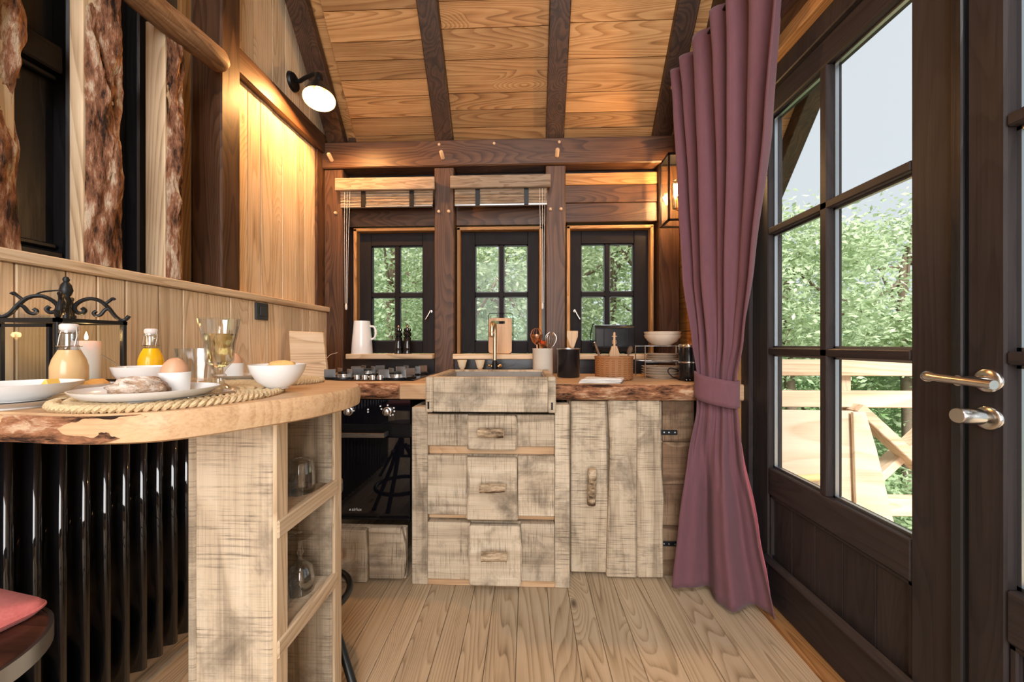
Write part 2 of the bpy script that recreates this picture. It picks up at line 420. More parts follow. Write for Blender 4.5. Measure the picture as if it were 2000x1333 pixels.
# windows
WIN = [(-1.123, -.60, -1.043, -.696, -1.150, -.594), (-.437, .076, -.346, .003, -.467, .117), (.275, .785, .352, .692, .241, .824)]
for i, (x0, x1, g0, g1, s0, s1) in enumerate(WIN):
    w = thing('window_%d' % (i + 1), ['small four pane dark window above the gas hob', 'small four pane dark window behind the brass tap', 'small four pane dark window behind the black toaster'][i], 'window', ((x0 + x1) / 2, 2.52, 1.02), kind=ST)
    y0, y1 = 2.495, 2.545; Z0, Z1, G0, G1 = 1.024, 1.826, 1.103, 1.74
    box('stile', (x0, g0), (y0, y1), (Z0, Z1), 'sashZ', w); box('stile', (g1, x1), (y0, y1), (Z0, Z1), 'sashZ', w)
    box('rail', (g0, g1), (y0, y1), (Z0, G0), 'sashX', w); box('rail', (g0, g1), (y0, y1), (G1, Z1), 'sashX', w)
    gm = (g0 + g1) / 2; zm = 1.412
    box('muntin', (gm - .014, gm + .014), (y0 + .006, y1), (G0, G1), 'sashZ', w, .002); box('muntin', (g0, g1), (y0 + .007, y1 - .001), (zm - .013, zm + .013), 'sashX', w, .002)
    for a, b in ((g0, gm - .014), (gm + .014, g1)):
        for c, d in ((G0, zm - .013), (zm + .013, G1)): box('pane', (a, b), (2.522, 2.526), (c, d), 'pane', w, 0)
    for a, b, c, d in ((g0, gm - .014, G0, zm - .013), (gm + .014, g1, G0, zm - .013), (g0, gm - .014, zm + .013, G1), (gm + .014, g1, zm + .013, G1)):
        boxes('glazing_bead', [((a, a + .007), (2.512, 2.522), (c, d)), ((b - .007, b), (2.512, 2.522), (c, d)), ((a, b), (2.512, 2.522), (c, c + .007)), ((a, b), (2.512, 2.522), (d - .007, d))], 'charcoal', w)
    lx0, lx1 = x0 - .022, min(x1 + .02, s1)
    box('lining_board', (lx0, x0), (2.45, 2.54), (1.022, 1.845), 'honeyZ', w); 
    if i: box('lining_board', (x1, lx1), (2.45, 2.54), (1.022, 1.845), 'honeyZ', w)
    box('lining_board', (lx0, lx1), (2.45, 2.54), (1.826, 1.848), 'honeyX', w)
    box('window_sill', (s0, s1), (2.35, 2.50), (.990, 1.022), 'paleX', w, .004)
    hx = x1 - .04 if i == 0 else x0 + .035
    if i != 1:
        lathe('handle_rose', [(.011, 0), (.011, .006), (.006, .008)], (hx, 2.495, 1.30), 'steel', w, 14, (0, -1, 0))
        sgn = 1 if i == 0 else -1
        tube('window_handle', [(hx, 2.485, 1.30), (hx, 2.47, 1.30), (hx - .012 * sgn, 2.468, 1.275), (hx - .03 * sgn, 2.468, 1.245)], .005, 'steel', w, 8)

# left wall -----------------------------------------------------------
wl = boxes('wall_left', [((-1.75, -1.66), (-2.6, 2.62), (-.12, 5.6)), ((-1.46, -1.36), (1.655, 2.54), (-.1, 3.6)), ((-1.46, -1.33), (-2.5, 1.655), (-.1, 1.28))], 'plaster')
tag(wl, 'left wall with pale vertical boards, ledge and dark post', 'wall', kind=ST)
ys = [-.5, -.3, -.12, .06, .2, .34, .47, .60, .71, .80, .907, 1.014, 1.09, 1.17, 1.281, 1.374, 1.48, 1.602, 1.71, 1.83, 1.93, 2.034, 2.13, 2.206, 2.30, 2.412]
for a, b in zip(ys, ys[1:]): box('wainscot_board', (-1.33, -1.295 + random.uniform(-.002, .002)), (a + .0012, b - .0012), (.0, 1.29), 'paleZ', wl, .003)
box('ledge', (-1.352, -1.277), (-.5, 2.412), (1.291, 1.322), 'paleY', wl, .004)
ys = cuts(1.655, 2.33, .08, .13)
for a, b in zip(ys, ys[1:]): box('board', (-1.36, -1.335 + random.uniform(-.002, .002)), (a + .001, b - .001), (1.322, 2.315), 'paleZ', wl, .002)
ys = cuts(1.655, 2.45, .09, .15)
for a, b in zip(ys, ys[1:]): box('board', (-1.36, -1.335 + random.uniform(-.002, .002)), (a + .001, b - .001), (2.42, 3.6), 'paleZ', wl, .002)
box('wall_plate', (-1.37, -1.30), (1.655, 2.40), (2.312, 2.432), 'brownY', wl, .006)
box('post', (-1.42, -1.29), (1.547, 1.655), (1.322, 3.7), 'brownZ', wl, .006)
box('corner_post', (-1.37, -1.318), (2.325, 2.42), (1.322, 2.315), 'brownZ', wl, .005)
# black panelled joinery behind the bark balusters
box('black_backing', (-1.62, -1.58), (.3, 1.56), (1.25, 3.6), 'blackZ', wl, 0)
for a, b in ((.62, .80), (.98, 1.04), (1.20, 1.235), (1.255, 1.30), (1.43, 1.52)): box('black_stile', (-1.585, -1.53), (a, b), (1.25, 3.6), 'blackZ', wl, .006)
for z in (1.30, 1.98, 2.6): box('black_rail', (-1.583, -1.54), (.80, 1.20), (z, z + .09), 'blackY', wl, .006)
boxes('panel_moulding', [((-1.575, -1.555), (1.05, 1.19), (1.40, 1.415)), ((-1.575, -1.555), (1.05, 1.19), (1.955, 1.97)), ((-1.575, -1.555), (1.05, 1.065), (1.40, 1.97))], 'blackZ', wl, .003)
box('header_plank', (-1.5, -1.46), (.5, 1.035), (1.85, 3.0), 'honeyZ', wl)
box('corner_trim', (-1.44, -1.42), (1.5, 1.548), (1.322, 3.4), 'honeyZ', wl)

# right wall ------------------------------------------------------------
wr = boxes('wall_right', [((1.03, 1.12), (1.84, 2.62), (-.12, 5.6)), ((1.03, 1.12), (-2.6, 1.84), (2.30, 5.6)), ((1.03, 1.12), (-2.6, .02), (-.12, 2.30))], 'plaster')
tag(wr, 'right wall around the dark glazed double door', 'wall', kind=ST)
zs = cuts(.0, 2.25, .16, .24)
for a, b in zip(zs, zs[1:]): box('board', (.995, 1.03), (1.84, 2.54), (a + .001, b - .001), 'honeyY', wr, .002)
zs = cuts(2.38, 3.8, .14, .2)
for a, b in zip(zs, zs[1:]): box('board', (.995, 1.03), (.0, 2.45), (a + .001, b - .001), 'darkY', wr, .002)
box('wall_plate', (.90, 1.0), (.9, 2.42), (2.25, 2.385), 'darkY', wr, .006)
box('corner_trim', (.965, 1.03), (1.79, 1.84), (.0, 2.26), 'honeyZ', wr)
box('lintel_board', (.95, 1.03), (.0, 1.84), (2.195, 2.29), 'honeyY', wr)
wrear = box('wall_rear', (-1.75, 1.12), (-2.68, -2.6), (-.12, 3.0), 'plaster', None, 0); tag(wrear, 'plain wall closing the room behind the viewer', 'wall', kind=ST)

# doors (two glazed leaves in one frame) ------------------------------------
dfr = boxes('trim_1', [((.985, 1.09), (1.725, 1.79), (0, 2.195)), ((.985, 1.09), (.0, 1.725), (2.12, 2.195)), ((.985, 1.09), (.0, .06), (0, 2.12))], 'doorZ', None, .004); tag(dfr, 'dark frame around the glazed double door', 'door frame', kind=ST)
th = box('trim_2', (.945, 1.12), (.0, 1.79), (-.02, .018), 'honeyY', None, .006); tag(th, 'worn wooden threshold under the glazed double door', 'threshold', kind=ST)
def leaf(name, label, y0, y1, g0, g1, handle):
    d = thing(name, label, 'door', (1.02, (y0 + y1) / 2, .02), kind=ST)
    X = (1.0, 1.06); Zb, Zt, GB, GT = .02, 2.115, .572, 2.025
    box('stile', X, (y0, g0), (Zb, Zt), 'doorZ', d, .004); box('stile', X, (g1, y1), (Zb, Zt), 'doorZ', d, .004)
    box('top_rail', X, (g0, g1), (GT, Zt), 'doorY', d, .004); box('lock_rail', X, (g0, g1), (.462, GB), 'doorY', d, .004)
    box('bottom_rail', X, (g0, g1), (Zb, .185), 'doorY', d, .004)
    prism('weather_moulding', [(1.0, .185), (.982, .185), (.976, .195), (.985, .206), (1.0, .212)], 'Y', g0 - .01, g1 + .01, 'doorY', d, .001)
    bs = [g0 + (g1 - g0) * k / 5 for k in range(6)]
    for a, b in zip(bs, bs[1:]): box('panel_board', (1.018, 1.045), (a + .0006, b - .0006), (.185, .462), 'doorZ', d, .0015)
    boxes('panel_moulding', [((1.006, 1.02), (g0, g0 + .014), (.212, .462)), ((1.006, 1.02), (g1 - .014, g1), (.212, .462)), ((1.006, 1.02), (g0, g1), (.448, .462))], 'doorZ', d, .003)
    gm = (g0 + g1) / 2; hz = (1.056, 1.553)
    box('muntin', (1.0, 1.052), (gm - .016, gm + .016), (GB, GT), 'doorZ', d, .004)
    for z in hz: box('muntin', (1.0, 1.052), (g0, g1), (z - .014, z + .014), 'doorY', d, .004)
    zr = [(GB, hz[0] - .014), (hz[0] + .014, hz[1] - .014), (hz[1] + .014, GT)]
    for a, b in ((g0, gm - .016), (gm + .016, g1)):
        for c, e in zr:
            box('pane', (1.034, 1.038), (a, b), (c, e), 'pane', d, 0)
            boxes('glazing_bead', [((1.022, 1.034), (a, a + .008), (c, e)), ((1.022, 1.034), (b - .008, b), (c, e)), ((1.022, 1.034), (a, b), (c, c + .008)), ((1.022, 1.034), (a, b), (e - .008, e))], 'greysteel', d)
    return d
d1 = leaf('door_1', 'dark glazed door leaf beside the curtain, without a handle', .918, 1.722, 1.031, 1.618, False)
box('rebate_strip', (.990, 1.0), (.905, .930), (.02, 2.115), 'blackZ', d1, .003)
d2 = leaf('door_2', 'dark glazed door leaf with steel lever handle, cut by the picture edge', .064, .904, .16, .834, True)
for z, nm in ((1.006, 'lever_rose'), (.925, 'lock_rose')):
    lathe(nm, [(.026, 0), (.026, .005), (.023, .008), (.012, .009)], (1.0, .862, z), 'steel', d2, 28, (-1, 0, 0))
lathe('lever_neck', [(.0105, 0), (.0095, .05), (.0115, .058)], (.992, .862, 1.006), 'steel', d2, 20, (-1, 0, 0))
tube('lever', [(.937, .935, 1.010), (.937, .928, 1.010), (.937, .918, 1.010), (.937, .908, 1.009), (.937, .80, 1.003)], .0095, 'steel', d2, 18, taper=[.9, 1.35, 1.35, 1.0, 1.0])
lathe('turn_knob', [(.009, 0), (.009, .012), (.017, .014), (.017, .058), (.015, .060)], (.992, .862, .927), 'steel', d2, 24, (-1, 0, .05))

# ceiling: sloping boards between dark rafters ---------------------------------
SL = 1.22; Y0 = 2.42; ZR = 2.385; ZC = 2.455
def zc(y, z0=ZC): return z0 + SL * (Y0 - y)
ridge = 0.0
ce = mesh('ceiling', [(-1.8, 2.7, zc(2.7) + .06), (1.12, 2.7, zc(2.7) + .06), (1.12, ridge, zc(ridge) + .06), (-1.8, ridge, zc(ridge) + .06), (-1.8, -2.7, zc(2.7) + .06), (1.12, -2.7, zc(2.7) + .06)]
    + [(-1.8, 2.7, zc(2.7) + .16), (1.12, 2.7, zc(2.7) + .16), (1.12, ridge, zc(ridge) + .16), (-1.8, ridge, zc(ridge) + .16), (-1.8, -2.7, zc(2.7) + .16), (1.12, -2.7, zc(2.7) + .16)],
    [(0, 1, 2, 3), (3, 2, 5, 4), (6, 9, 8, 7), (9, 10, 11, 8), (0, 6, 7, 1), (4, 5, 11, 10), (1, 7, 8, 2), (2, 8, 11, 5), (0, 3, 9, 6), (3, 4, 10, 9)], 'honeyX')
tag(ce, 'steep boarded ceiling with dark rafters', 'ceiling', kind=ST)
RAF = [(-1.30, -1.185), (-.592, -.478), (.118, .232), (.79, .905)]
nrm = Vector((0, SL, 1)).normalized(); along = Vector((0, -1, SL)).normalized()
base = Vector((0, Y0 + .06, zc(Y0 + .06)))
for x0, x1 in [(-1.33, -1.185), (-1.185, -.478), (-.592, .232), (.118, .905), (.79, 1.03)]:
    if x0 in (-1.33, .79): continue
    s = random.uniform(0, .06) - .05; first = True
    while s < 2.9:
        w = random.uniform(.085, .165) if s < 1.1 else .3
        p0 = base + along * s; p1 = base + along * (s + w - .002); dz = random.uniform(0, .002)
        V = [Vector((x, 0, 0)) + p + nrm * h for x in (x0 + .06, x1 - .06) for p in (p0, p1) for h in (-dz, .022)]
        m = 'honeyX'
        mesh('board', V, BF, m, ce, bevel=.0015); s += w
for x0, x1 in RAF:
    b0 = Vector((0, Y0, ZR)); 
    V = [Vector((x, 0, 0)) + b0 + along * s + nrm * h for x in (x0, x1) for s in (-.05, 3.0) for h in (0, .06)]
    mesh('rafter', V, BF, 'darkY', ce, bevel=.005)

# ================================================================== KITCHEN JOINERY
def bark_face(name, fn, nu, nv, amp, mat, parent, sc=18, axis_stretch=(1, 1, 1)):
    # fn(u,v) -> (point, outward normal)
    seed = random.uniform(0, 50)
    def f(u, v):
        p, n = fn(u, v); p = Vector(p); n = Vector(n)
        q = Vector((p.x * axis_stretch[0], p.y * axis_stretch[1], p.z * axis_stretch[2])) + Vector((seed, 0, 0))
        h = fr(q, sc, 5) * .5 + (1 - abs(noise.noise(q * sc * .5))) * .8 - .5
        edge = min(1, 6 * min(v, 1 - v) + .15, 8 * min(u, 1 - u) + .15)
        return p + n * (h * amp * edge)
    return grid(name, f, nu, nv, mat, parent)

# countertop ---------------------------------------------------------------
ct = thing('countertop', 'thick live edge wooden worktop along the window wall', 'countertop', (-.2, 2.1, .82))
box('slab', (-1.29, -.447), (1.765, 2.398), (.825, .90), 'slabX', ct, .006)
box('slab', (.121, .99), (1.765, 2.398), (.825, .90), 'slabX', ct, .006)
box('rear_strip', (-.447, .121), (2.16, 2.398), (.825, .90), 'slabX', ct, .004)
for x0, x1, c in ((-1.0, -.60, 0), (.124, .775, 1)):
    o = bark_face('bark_edge', lambda u, v: ((x0 + (x1 - x0) * u, 1.764 - .022 * math.sin(math.pi * v) , .826 + .073 * v), (0, -1, .2)), 90, 16, .022, 'barkX', ct, 16, (.5, 1, 1.4))
    tag(o, 'rough reddish bark edge')
box('sawn_edge', (-.60, -.455), (1.748, 1.766), (.826, .899), 'slabX', ct, .005)

# drawer cabinet --------------------------------------------------------------
dc = thing('drawer_cabinet', 'rough sawn oak cabinet with three drawers under the sink', 'cabinet', (-.167, 1.9, 0))
box('side_stile', (-.521, -.449), (1.69, 1.76), (0, .80), 'sawnZ', dc, .003); box('side_stile', (.122, .188), (1.69, 1.76), (0, .815), 'sawnZ', dc, .003)
box('carcass_side', (-.521, -.50), (1.76, 2.38), (0, .80), 'sawnY', dc); box('carcass_side', (.167, .188), (1.76, 2.38), (0, .80), 'sawnY', dc)
box('bottom_rail', (-.449, .122), (1.69, 1.75), (0, .03), 'slabX', dc); box('rail', (-.449, .122), (1.715, 1.75), (.585, .625), 'slabX', dc); box('rail', (-.449, .122), (1.715, 1.75), (.290, .32), 'slabX', dc)
def log_handle(name, c, L, r, ax, parent, mat='branch', stub=True):
    d = Vector(ax).normalized(); c = Vector(c)
    pts = [c + d * (L * (k / 8 - .5)) for k in range(9)]
    o = tube(name, pts, r, mat, parent, 12, taper=[random.uniform(.88, 1.1) for _ in range(9)])
    for s in (-1, 1): lathe('cut_end', [(0, 0), (r * .86, 0), (r * .86, .0012), (0, .0012)], c + d * s * L / 2, 'dowel', o, 12, d * s)
    if stub: lathe('stub', [(r * .45, 0), (r * .45, .034)], c, 'dowel', o, 10, (0, 1, 0))
    return o
rows = [(.630, .772, -.264, -.045, .708), (.322, .588, -.268, -.041, .474), (.034, .288, -.255, -.028, .183)]
for k, (z0, z1, c0, c1, hz) in enumerate(rows):
    d = box('drawer', (-.447, .120), (1.705, 1.74), (z0 + .003, z1 - .003), 'sawnX', dc, .002)
    box('front_board', (-.447, c0 + .002), (1.676, 1.706), (z0, z1), 'sawnX', d, .004)
    box('front_board', (c1 - .002, .120), (1.676, 1.706), (z0, z1), 'sawnX', d, .004)
    j = .006
    prism('live_edge_board', [(c0, z0 - .010), (c1, z0 - .010), (c1 + random.uniform(-j, j), (z0 + z1) / 2), (c1 - .004, z1 + .0), (c0, z1 + .0), (c0 - random.uniform(-j, j) * 2, z0 + (z1 - z0) * .6)], 'Y', 1.648, 1.680, 'sawnX', d, .007)
    log_handle('handle', (-.155 + k * .007, 1.60, hz), .108, .019, (1, 0, random.uniform(-.04, .04)), d)

# sink ---------------------------------------------------------------------
sk = thing('sink', 'rough sawn wooden apron sink standing proud of the worktop', 'sink', (-.16, 1.9, .79))
ap = box('apron', (-.408, .088), (1.622, 1.668), (.792, .942), 'sawnX', sk, .004)
for x0, x1 in ((-.440, -.4085), (.0885, .122)): box('apron_end', (x0, x1), (1.620, 1.70), (.790, .944), 'sawnZ', sk, .004)
box('side_rim', (-.447, -.405), (1.70, 2.16), (.79, .940), 'sawnY', sk, .004); box('side_rim', (.085, .120), (1.70, 2.16), (.79, .940), 'sawnY', sk, .004)
box('rear_rim', (-.405, .085), (2.11, 2.16), (.79, .940), 'sawnX', sk, .004); box('basin', (-.405, .085), (1.668, 2.11), (.795, .81), 'sinkin', sk, .002)
boxes('basin_lining', [((-.405, -.397), (1.668, 2.11), (.81, .93)), ((.077, .085), (1.668, 2.11), (.81, .93)), ((-.397, .077), (2.102, 2.11), (.81, .93))], 'sinkin', sk)
box('wet_board', (-.48, -.40), (2.17, 2.24), (.90, .925), 'paleX', sk)
for x, z in ((-.427, .822), (.105, .822)): box('corner_slot', (x - .004, x + .004), (1.6195, 1.622), (z - .018, z + .014), 'blackmetal', sk, 0)

# right cabinet -----------------------------------------------------------
rc = thing('base_cabinet', 'base cabinet with live edge plank door between the drawers and the curtain', 'cabinet', (.5, 2.0, 0))
box('carcass', (.19, .775), (1.83, 2.42), (.02, .822), 'smoked', rc, .003)
dr = box('door', (.20, .66), (1.815, 1.83), (.02, .815), 'sawnZ', rc, .002)
prism('live_edge_board', [(.204, .012), (.372, .012), (.378, .30), (.374, .55), (.366, .816), (.204, .816), (.203, .5)], 'Y', 1.79, 1.816, 'sawnZ', dr, .005)
prism('live_edge_board', [(.366, .006), (.505, .006), (.506, .824), (.372, .824), (.384, .62), (.379, .42), (.372, .25)], 'Y', 1.765, 1.80, 'sawnZ', dr, .006)
prism('live_edge_board', [(.507, .006), (.626, .008), (.624, .24), (.629, .36), (.615, .55), (.612, .824), (.508, .824)], 'Y', 1.767, 1.80, 'sawnZ', dr, .006)
log_handle('handle', (.293, 1.735, .435), .162, .020, (.03, 0, 1), dr, 'branch')
zz = cuts(.0, .822, .15, .24)
for a, b in zip(zz, zz[1:]): box('side_board', (.632, .778), (1.80, 1.832), (a + .001, b - .001), 'smoked', rc, .003)
for z in (.672, .152):
    h = box('strap_hinge', (.625, .70), (1.794, 1.80), (z - .012, z + .012), 'iron', rc, .004)
    for dx in (.638, .66, .688): lathe('screw', [(.004, 0), (.004, .002), (.0015, .003)], (dx, 1.794, z), 'greysteel', h, 10, (0, -1, 0))

# oven + plinth drawer ---------------------------------------------------
ov = thing('oven', 'black built in glass oven with steel handle bar', 'oven', (-.85, 2.0, .24))
box('body', (-1.148, -.553), (1.80, 2.36), (.242, .822), 'blackmetal', ov, .003)
box('control_panel', (-1.148, -.555), (1.78, 1.80), (.702, .820), 'blackglass', ov, .002)
dg = box('door', (-1.148, -.555), (1.778, 1.80), (.246, .640), 'blackglass', ov, .002)
hb = box('handle_bar', (-1.09, -.66), (1.725, 1.742), (.650, .672), 'steel', ov, .002)
for x in (-1.07, -.665): box('handle_mount', (x - .006, x + .006), (1.742, 1.779), (.651, .671), 'greysteel', hb, .001)
box('vent_gap', (-1.148, -.555), (1.781, 1.80), (.698, .702), 'blackmetal', ov, 0)
for x in (-1.03, -.852, -.666):
    kb = lathe('knob', [(.021, 0), (.021, .006), (.0165, .008), (.0155, .026), (.013, .028)], (x, 1.78, .764), 'steel', ov, 24, (0, -1, 0))
    box('knob_grip', (x - .003, x + .003), (1.744, 1.753), (.750, .778), 'steel', kb, .001)
for x, z in ((-.83, .766), (-.76, .772), (-.76, .760), (-.695, .775), (-.70, .788), (-.665, .793), (-.635, .780), (-.633, .765), (-.64, .748), (-.652, .745)):
    lathe('print_mark', [(0, 0), (.0042, 0), (.0042, .0006), (0, .0006)], (x, 1.78, z), 'print', ov, 10, (0, -1, 0))
text('lettering', 'airlux', (-.838, 1.7775, .288), .0215, (R(90), 0, 0), 'print', ov)
prism('lettering_mark', [(-.852, .289), (-.842, .289), (-.846, .299)], 'Y', 1.7772, 1.778, 'print', ov, 0)
pd = thing('plinth_drawer', 'low drawer of two live edge boards beneath the oven', 'drawer', (-.8, 1.75, 0))
box('backing', (-1.05, -.56), (1.73, 1.76), (.0, .235), 'sawnX', pd)
prism('live_edge_board', [(-1.0, .0), (-.728, .0), (-.726, .12), (-.735, .238), (-1.0, .238)], 'Y', 1.688, 1.73, 'sawnX', pd, .006)
prism('live_edge_board', [(-.725, .010), (-.562, .012), (-.553, .09), (-.556, .17), (-.575, .246), (-.728, .243)], 'Y', 1.70, 1.735, 'sawnX', pd, .007)
log_handle('handle', (-.87, 1.635, .148), .10, .022, (1, 0, 0), pd, 'dowel')

# hob ---------------------------------------------------------------------
hb = thing('gas_hob', 'black glass gas hob with four burners on the worktop', 'hob', (-.82, 2.1, .90))
box('glass_plate', (-1.075, -.565), (1.862, 2.37), (.900, .907), 'blackglass', hb, .002)
for bx, by, br in ((-.975, 1.985, .04), (-.69, 1.985, .05), (-.955, 2.24, .05), (-.69, 2.24, .038)):
    lathe('burner', [(br * 1.5, 0), (br * 1.5, .005), (br, .008), (br, .020), (br * .9, .022)], (bx, by, .907), 'steel', hb, 28)
    lathe('burner_cap', [(br * .85, 0), (br * .85, .006), (br * .7, .009), (0, .010)], (bx, by, .929), 'blackmetal', hb, 28)
    ps = lathe('pan_support', [(.088, 0), (.098, 0), (.098, .006), (.088, .006)], (bx, by, .908), 'blackmetal', hb, 32, closed=True)
    for k in range(4):
        a = k * math.pi / 2 + math.pi / 4; d = Vector((math.cos(a), math.sin(a), 0))
        p = Vector((bx, by, .932)); beam('fin', p + d * .045, p + d * .102, .008, .044, 'greysteel', ps, bevel=.002)
for x in (-.865, -.825, -.785, -.745): lathe('knob', [(.016, 0), (.0155, .014), (.0145, .020), (0, .0205)], (x, 1.895, .907), 'steel', hb, 20)

# ================================================================== PENINSULA WITH SHELF TOWER
tb = thing('bar_table', 'thick live edge bar top with rounded end and bark on its front', 'table', (-.85, .9, .92))
OUT = [(-1.295, .585), (-1.12, .58), (-.98, .575), (-.845, .574), (-.741, .562), (-.661, .564), (-.594, .582), (-.55, .624), (-.507, .688), (-.459, .772), (-.438, .849), (-.430, .93), (-.452, 1.01), (-.52, 1.085), (-.62, 1.135), (-.74, 1.165), (-.95, 1.18), (-1.295, 1.19)]
o2 = [(p.x, p.y) for p in spline([(x, y, 0) for x, y in OUT], 5)]
def slab(name, out, z0, z1, mat, parent):
    n = len(out); cx = sum(p[0] for p in out) / n; cy = sum(p[1] for p in out) / n
    lay = [(z0, .012), (z0 + .004, .003), ((z0 + z1) / 2, 0), (z1 - .005, .002), (z1, .006)]
    V = []; Fc = []
    for z, ins in lay:
        for i, (x, y) in enumerate(out):
            d = Vector((cx - x, cy - y)).normalized() * ins; V.append((x + d.x, y + d.y, z))
    for j in range(len(lay) - 1): Fc += [(j * n + i, j * n + (i + 1) % n, (j + 1) * n + (i + 1) % n, (j + 1) * n + i) for i in range(n)]
    Fc += [tuple(range(n))[::-1], tuple(range((len(lay) - 1) * n, len(lay) * n))]
    return mesh(name, V, Fc, mat, parent, smooth=True)
slab('slab', o2, .926, .976, 'slabX', tb)
fp = [Vector((x, y, 0)) for x, y in o2 if y < .80][3:]
fp = [p for p in fp if p.x < -.60 or p.y < .60]
def bt(u, v):
    t = u * (len(fp) - 1.001); i = int(t); p = fp[i].lerp(fp[i + 1], t - i); d = (fp[i + 1] - fp[i]).normalized(); n = Vector((d.y, -d.x, 0))
    cut = min(1.0, (1 - u) * 4 + .0)
    return (p.x - n.x * .012 * (1 - cut) + n.x * .002, p.y - .001 - n.y * .012 * (1 - cut), .930 + .010 * (1 - cut) + .043 * v * (.4 + .6 * cut) + .018 * (1 - cut)), n
tag(bark_face('bark_edge', bt, 160, 18, .016, 'barkX', tb, 22, (.55, 1, 1.5)), 'cracked brown bark on the front edge')
lw = thing('shelf_tower', 'narrow open shelf tower of pale sawn planks carrying the bar top', 'shelf', (-.63, .945, 0))
box('side_plank', (-.728, -.553), (.801, .840), (0, .927), 'sawnZ', lw, .004); box('side_plank', (-.728, -.553), (1.051, 1.089), (0, .927), 'sawnZ', lw, .004)
box('back_plank', (-.745, -.728), (.801, 1.089), (0, .927), 'sawnZ', lw, .003)
box('edge_post', (-.553, -.544), (.799, .842), (0, .927), 'paleZ', lw, .003); box('edge_post', (-.553, -.544), (1.049, 1.091), (0, .927), 'paleZ', lw, .003)
for z in (.70, .437):
    box('shelf_board', (-.728, -.556), (.840, 1.051), (z - .03, z - .008), 'sawnY', lw, .002)
    box('shelf_lip', (-.556, -.540), (.803, 1.062), (z - .040, z), 'paleY', lw, .003)
def corr(name, y0, y1):
    pitch = .0525; n = int((y1 - y0) / pitch * 14)
    def f(u, v):
        y = y0 + (y1 - y0) * u; ph = (y - y0) / pitch * 2 * math.pi
        s = math.sin(ph); s = max(-.86, min(.86, s * 1.12))
        return Vector((-1.228 + .022 * s, y, .055 + .90 * v))
    return grid(name, f, n, 1, 'blackgloss', None, thick=.0012)
cs = corr('corrugated_sheet', .30, 1.36); tag(cs, 'glossy black corrugated sheet below the bar top', 'wall cladding')
bs = box('baseboard_left', (-1.295, -1.262), (-.5, 2.3), (0, .10), 'paleY', None, .004); tag(bs, 'pale skirting board beneath the black corrugated sheet', 'baseboard', kind=ST)

# balustrade of bark slabs ---------------------------------------------------
bl = thing('balustrade', 'balustrade of upright bark slabs above the ledge with a log handrail', 'balustrade', (-1.31, 1.15, 1.322))
for x0, ya, yb, zt, wob in ((-1.345, .77, .915, 2.7, .020), (-1.338, 1.053, 1.158, 2.7, .012), (-1.37, 1.304, 1.371, 2.245, .004)):
    b = box('baluster', (x0, -1.297), (ya, yb - .006), (1.322, zt), 'paleZ', bl, .003)
    seed = random.uniform(0, 9)
    def bf(u, v, ya=ya, yb=yb, zt=zt, wob=wob, seed=seed):
        z = 1.323 + (zt - 1.324) * v
        e0 = noise.noise(Vector((seed, 0, z * 4))) * .006; e1 = noise.noise(Vector((seed + 5, 0, z * 5))) * wob * 1.2 + noise.noise(Vector((seed + 9, 0, z * 21))) * .006
        return ((-1.297 + .017 * math.sin(math.pi * min(1, max(0, u))) , ya + .006 + e0 + (yb - ya - .006 + e1 - e0) * u, z), (1, .15, 0))
    tag(bark_face('bark_face', bf, 26, 190, .036, 'barkZ', b, 24, (1, 1.2, .32)), 'deeply cracked reddish bark')
hp = [Vector((-1.262 + .006 * math.sin(k), .45 + 1.035 * k / 14, 2.185 + .055 * k / 14)) for k in range(15)]
hr = tube('handrail', hp + [Vector((-1.262, 1.505, 2.240)), Vector((-1.262, 1.51, 2.240))], .048, 'barkZ', bl, 14, taper=[1 + .09 * noise.noise(Vector((k * .9, 3, 1))) for k in range(15)] + [.82, .5])
hr.data.materials.clear(); hr.data.materials.append(wood('weathered_handrail', (.05, .024, .012), (.24, .125, .062), (.46, .30, .18), 'Y', ring=20, rs=9, knots=.7, saw=.4, stain=.4, line=.4)); tag(hr, 'peeled log handrail with rounded end')

# ================================================================== WINDOW DRESSING
for x0, x1, lab, zt in ((-1.213, -.578, 'bamboo roller blind pulled up above the window over the hob', 2.131), (-.480, .143, 'bamboo roller blind pulled up above the window behind the tap', 2.134)):
    b = thing('roller_blind', lab, 'blind', ((x0 + x1) / 2, 2.40, 1.95), 'rolled up bamboo blinds')
    box('valance', (x0, x1), (2.338, 2.362), (zt - .078, zt), 'bambooX', b, .004)
    box('head_rail', (x0 + .02, x1 - .01), (2.362, 2.398), (zt - .03, zt - .008), 'blackX', b, .002)
    for k in range(9):
        z = 1.972 + k * .0105
        tube('slat', [(x0 + .022, 2.375 + .004 * (k % 2), z), (x1 - .02, 2.375 + .004 * (k % 2), z)], .0062, 'bambooX', b, 8)
    box('bottom_bar', (x0 + .022, x1 - .02), (2.366, 2.386), (1.952, 1.966), 'greysteel', b, .003)
    for fx in (.27, .76): 
        xx = x0 + (x1 - x0) * fx; box('tape', (xx - .014, xx + .014), (2.362, 2.368), (1.955, 2.062), 'blackmetal', b, .001)
    cx = x0 + .075 if x0 < -1 else x1 - .05
    for dx in (-.012, .0, .012):
        tube('cord', [(cx + dx * 1.4, 2.352, 2.05), (cx + dx, 2.34, 1.7), (cx + dx * .6, 2.338, 1.34)], .0013, 'linen', b, 6)
    lathe('cord_toggle', [(.004, 0), (.007, .006), (.007, .03), (.003, .04)], (cx, 2.338, 1.30), 'linen', b, 12)

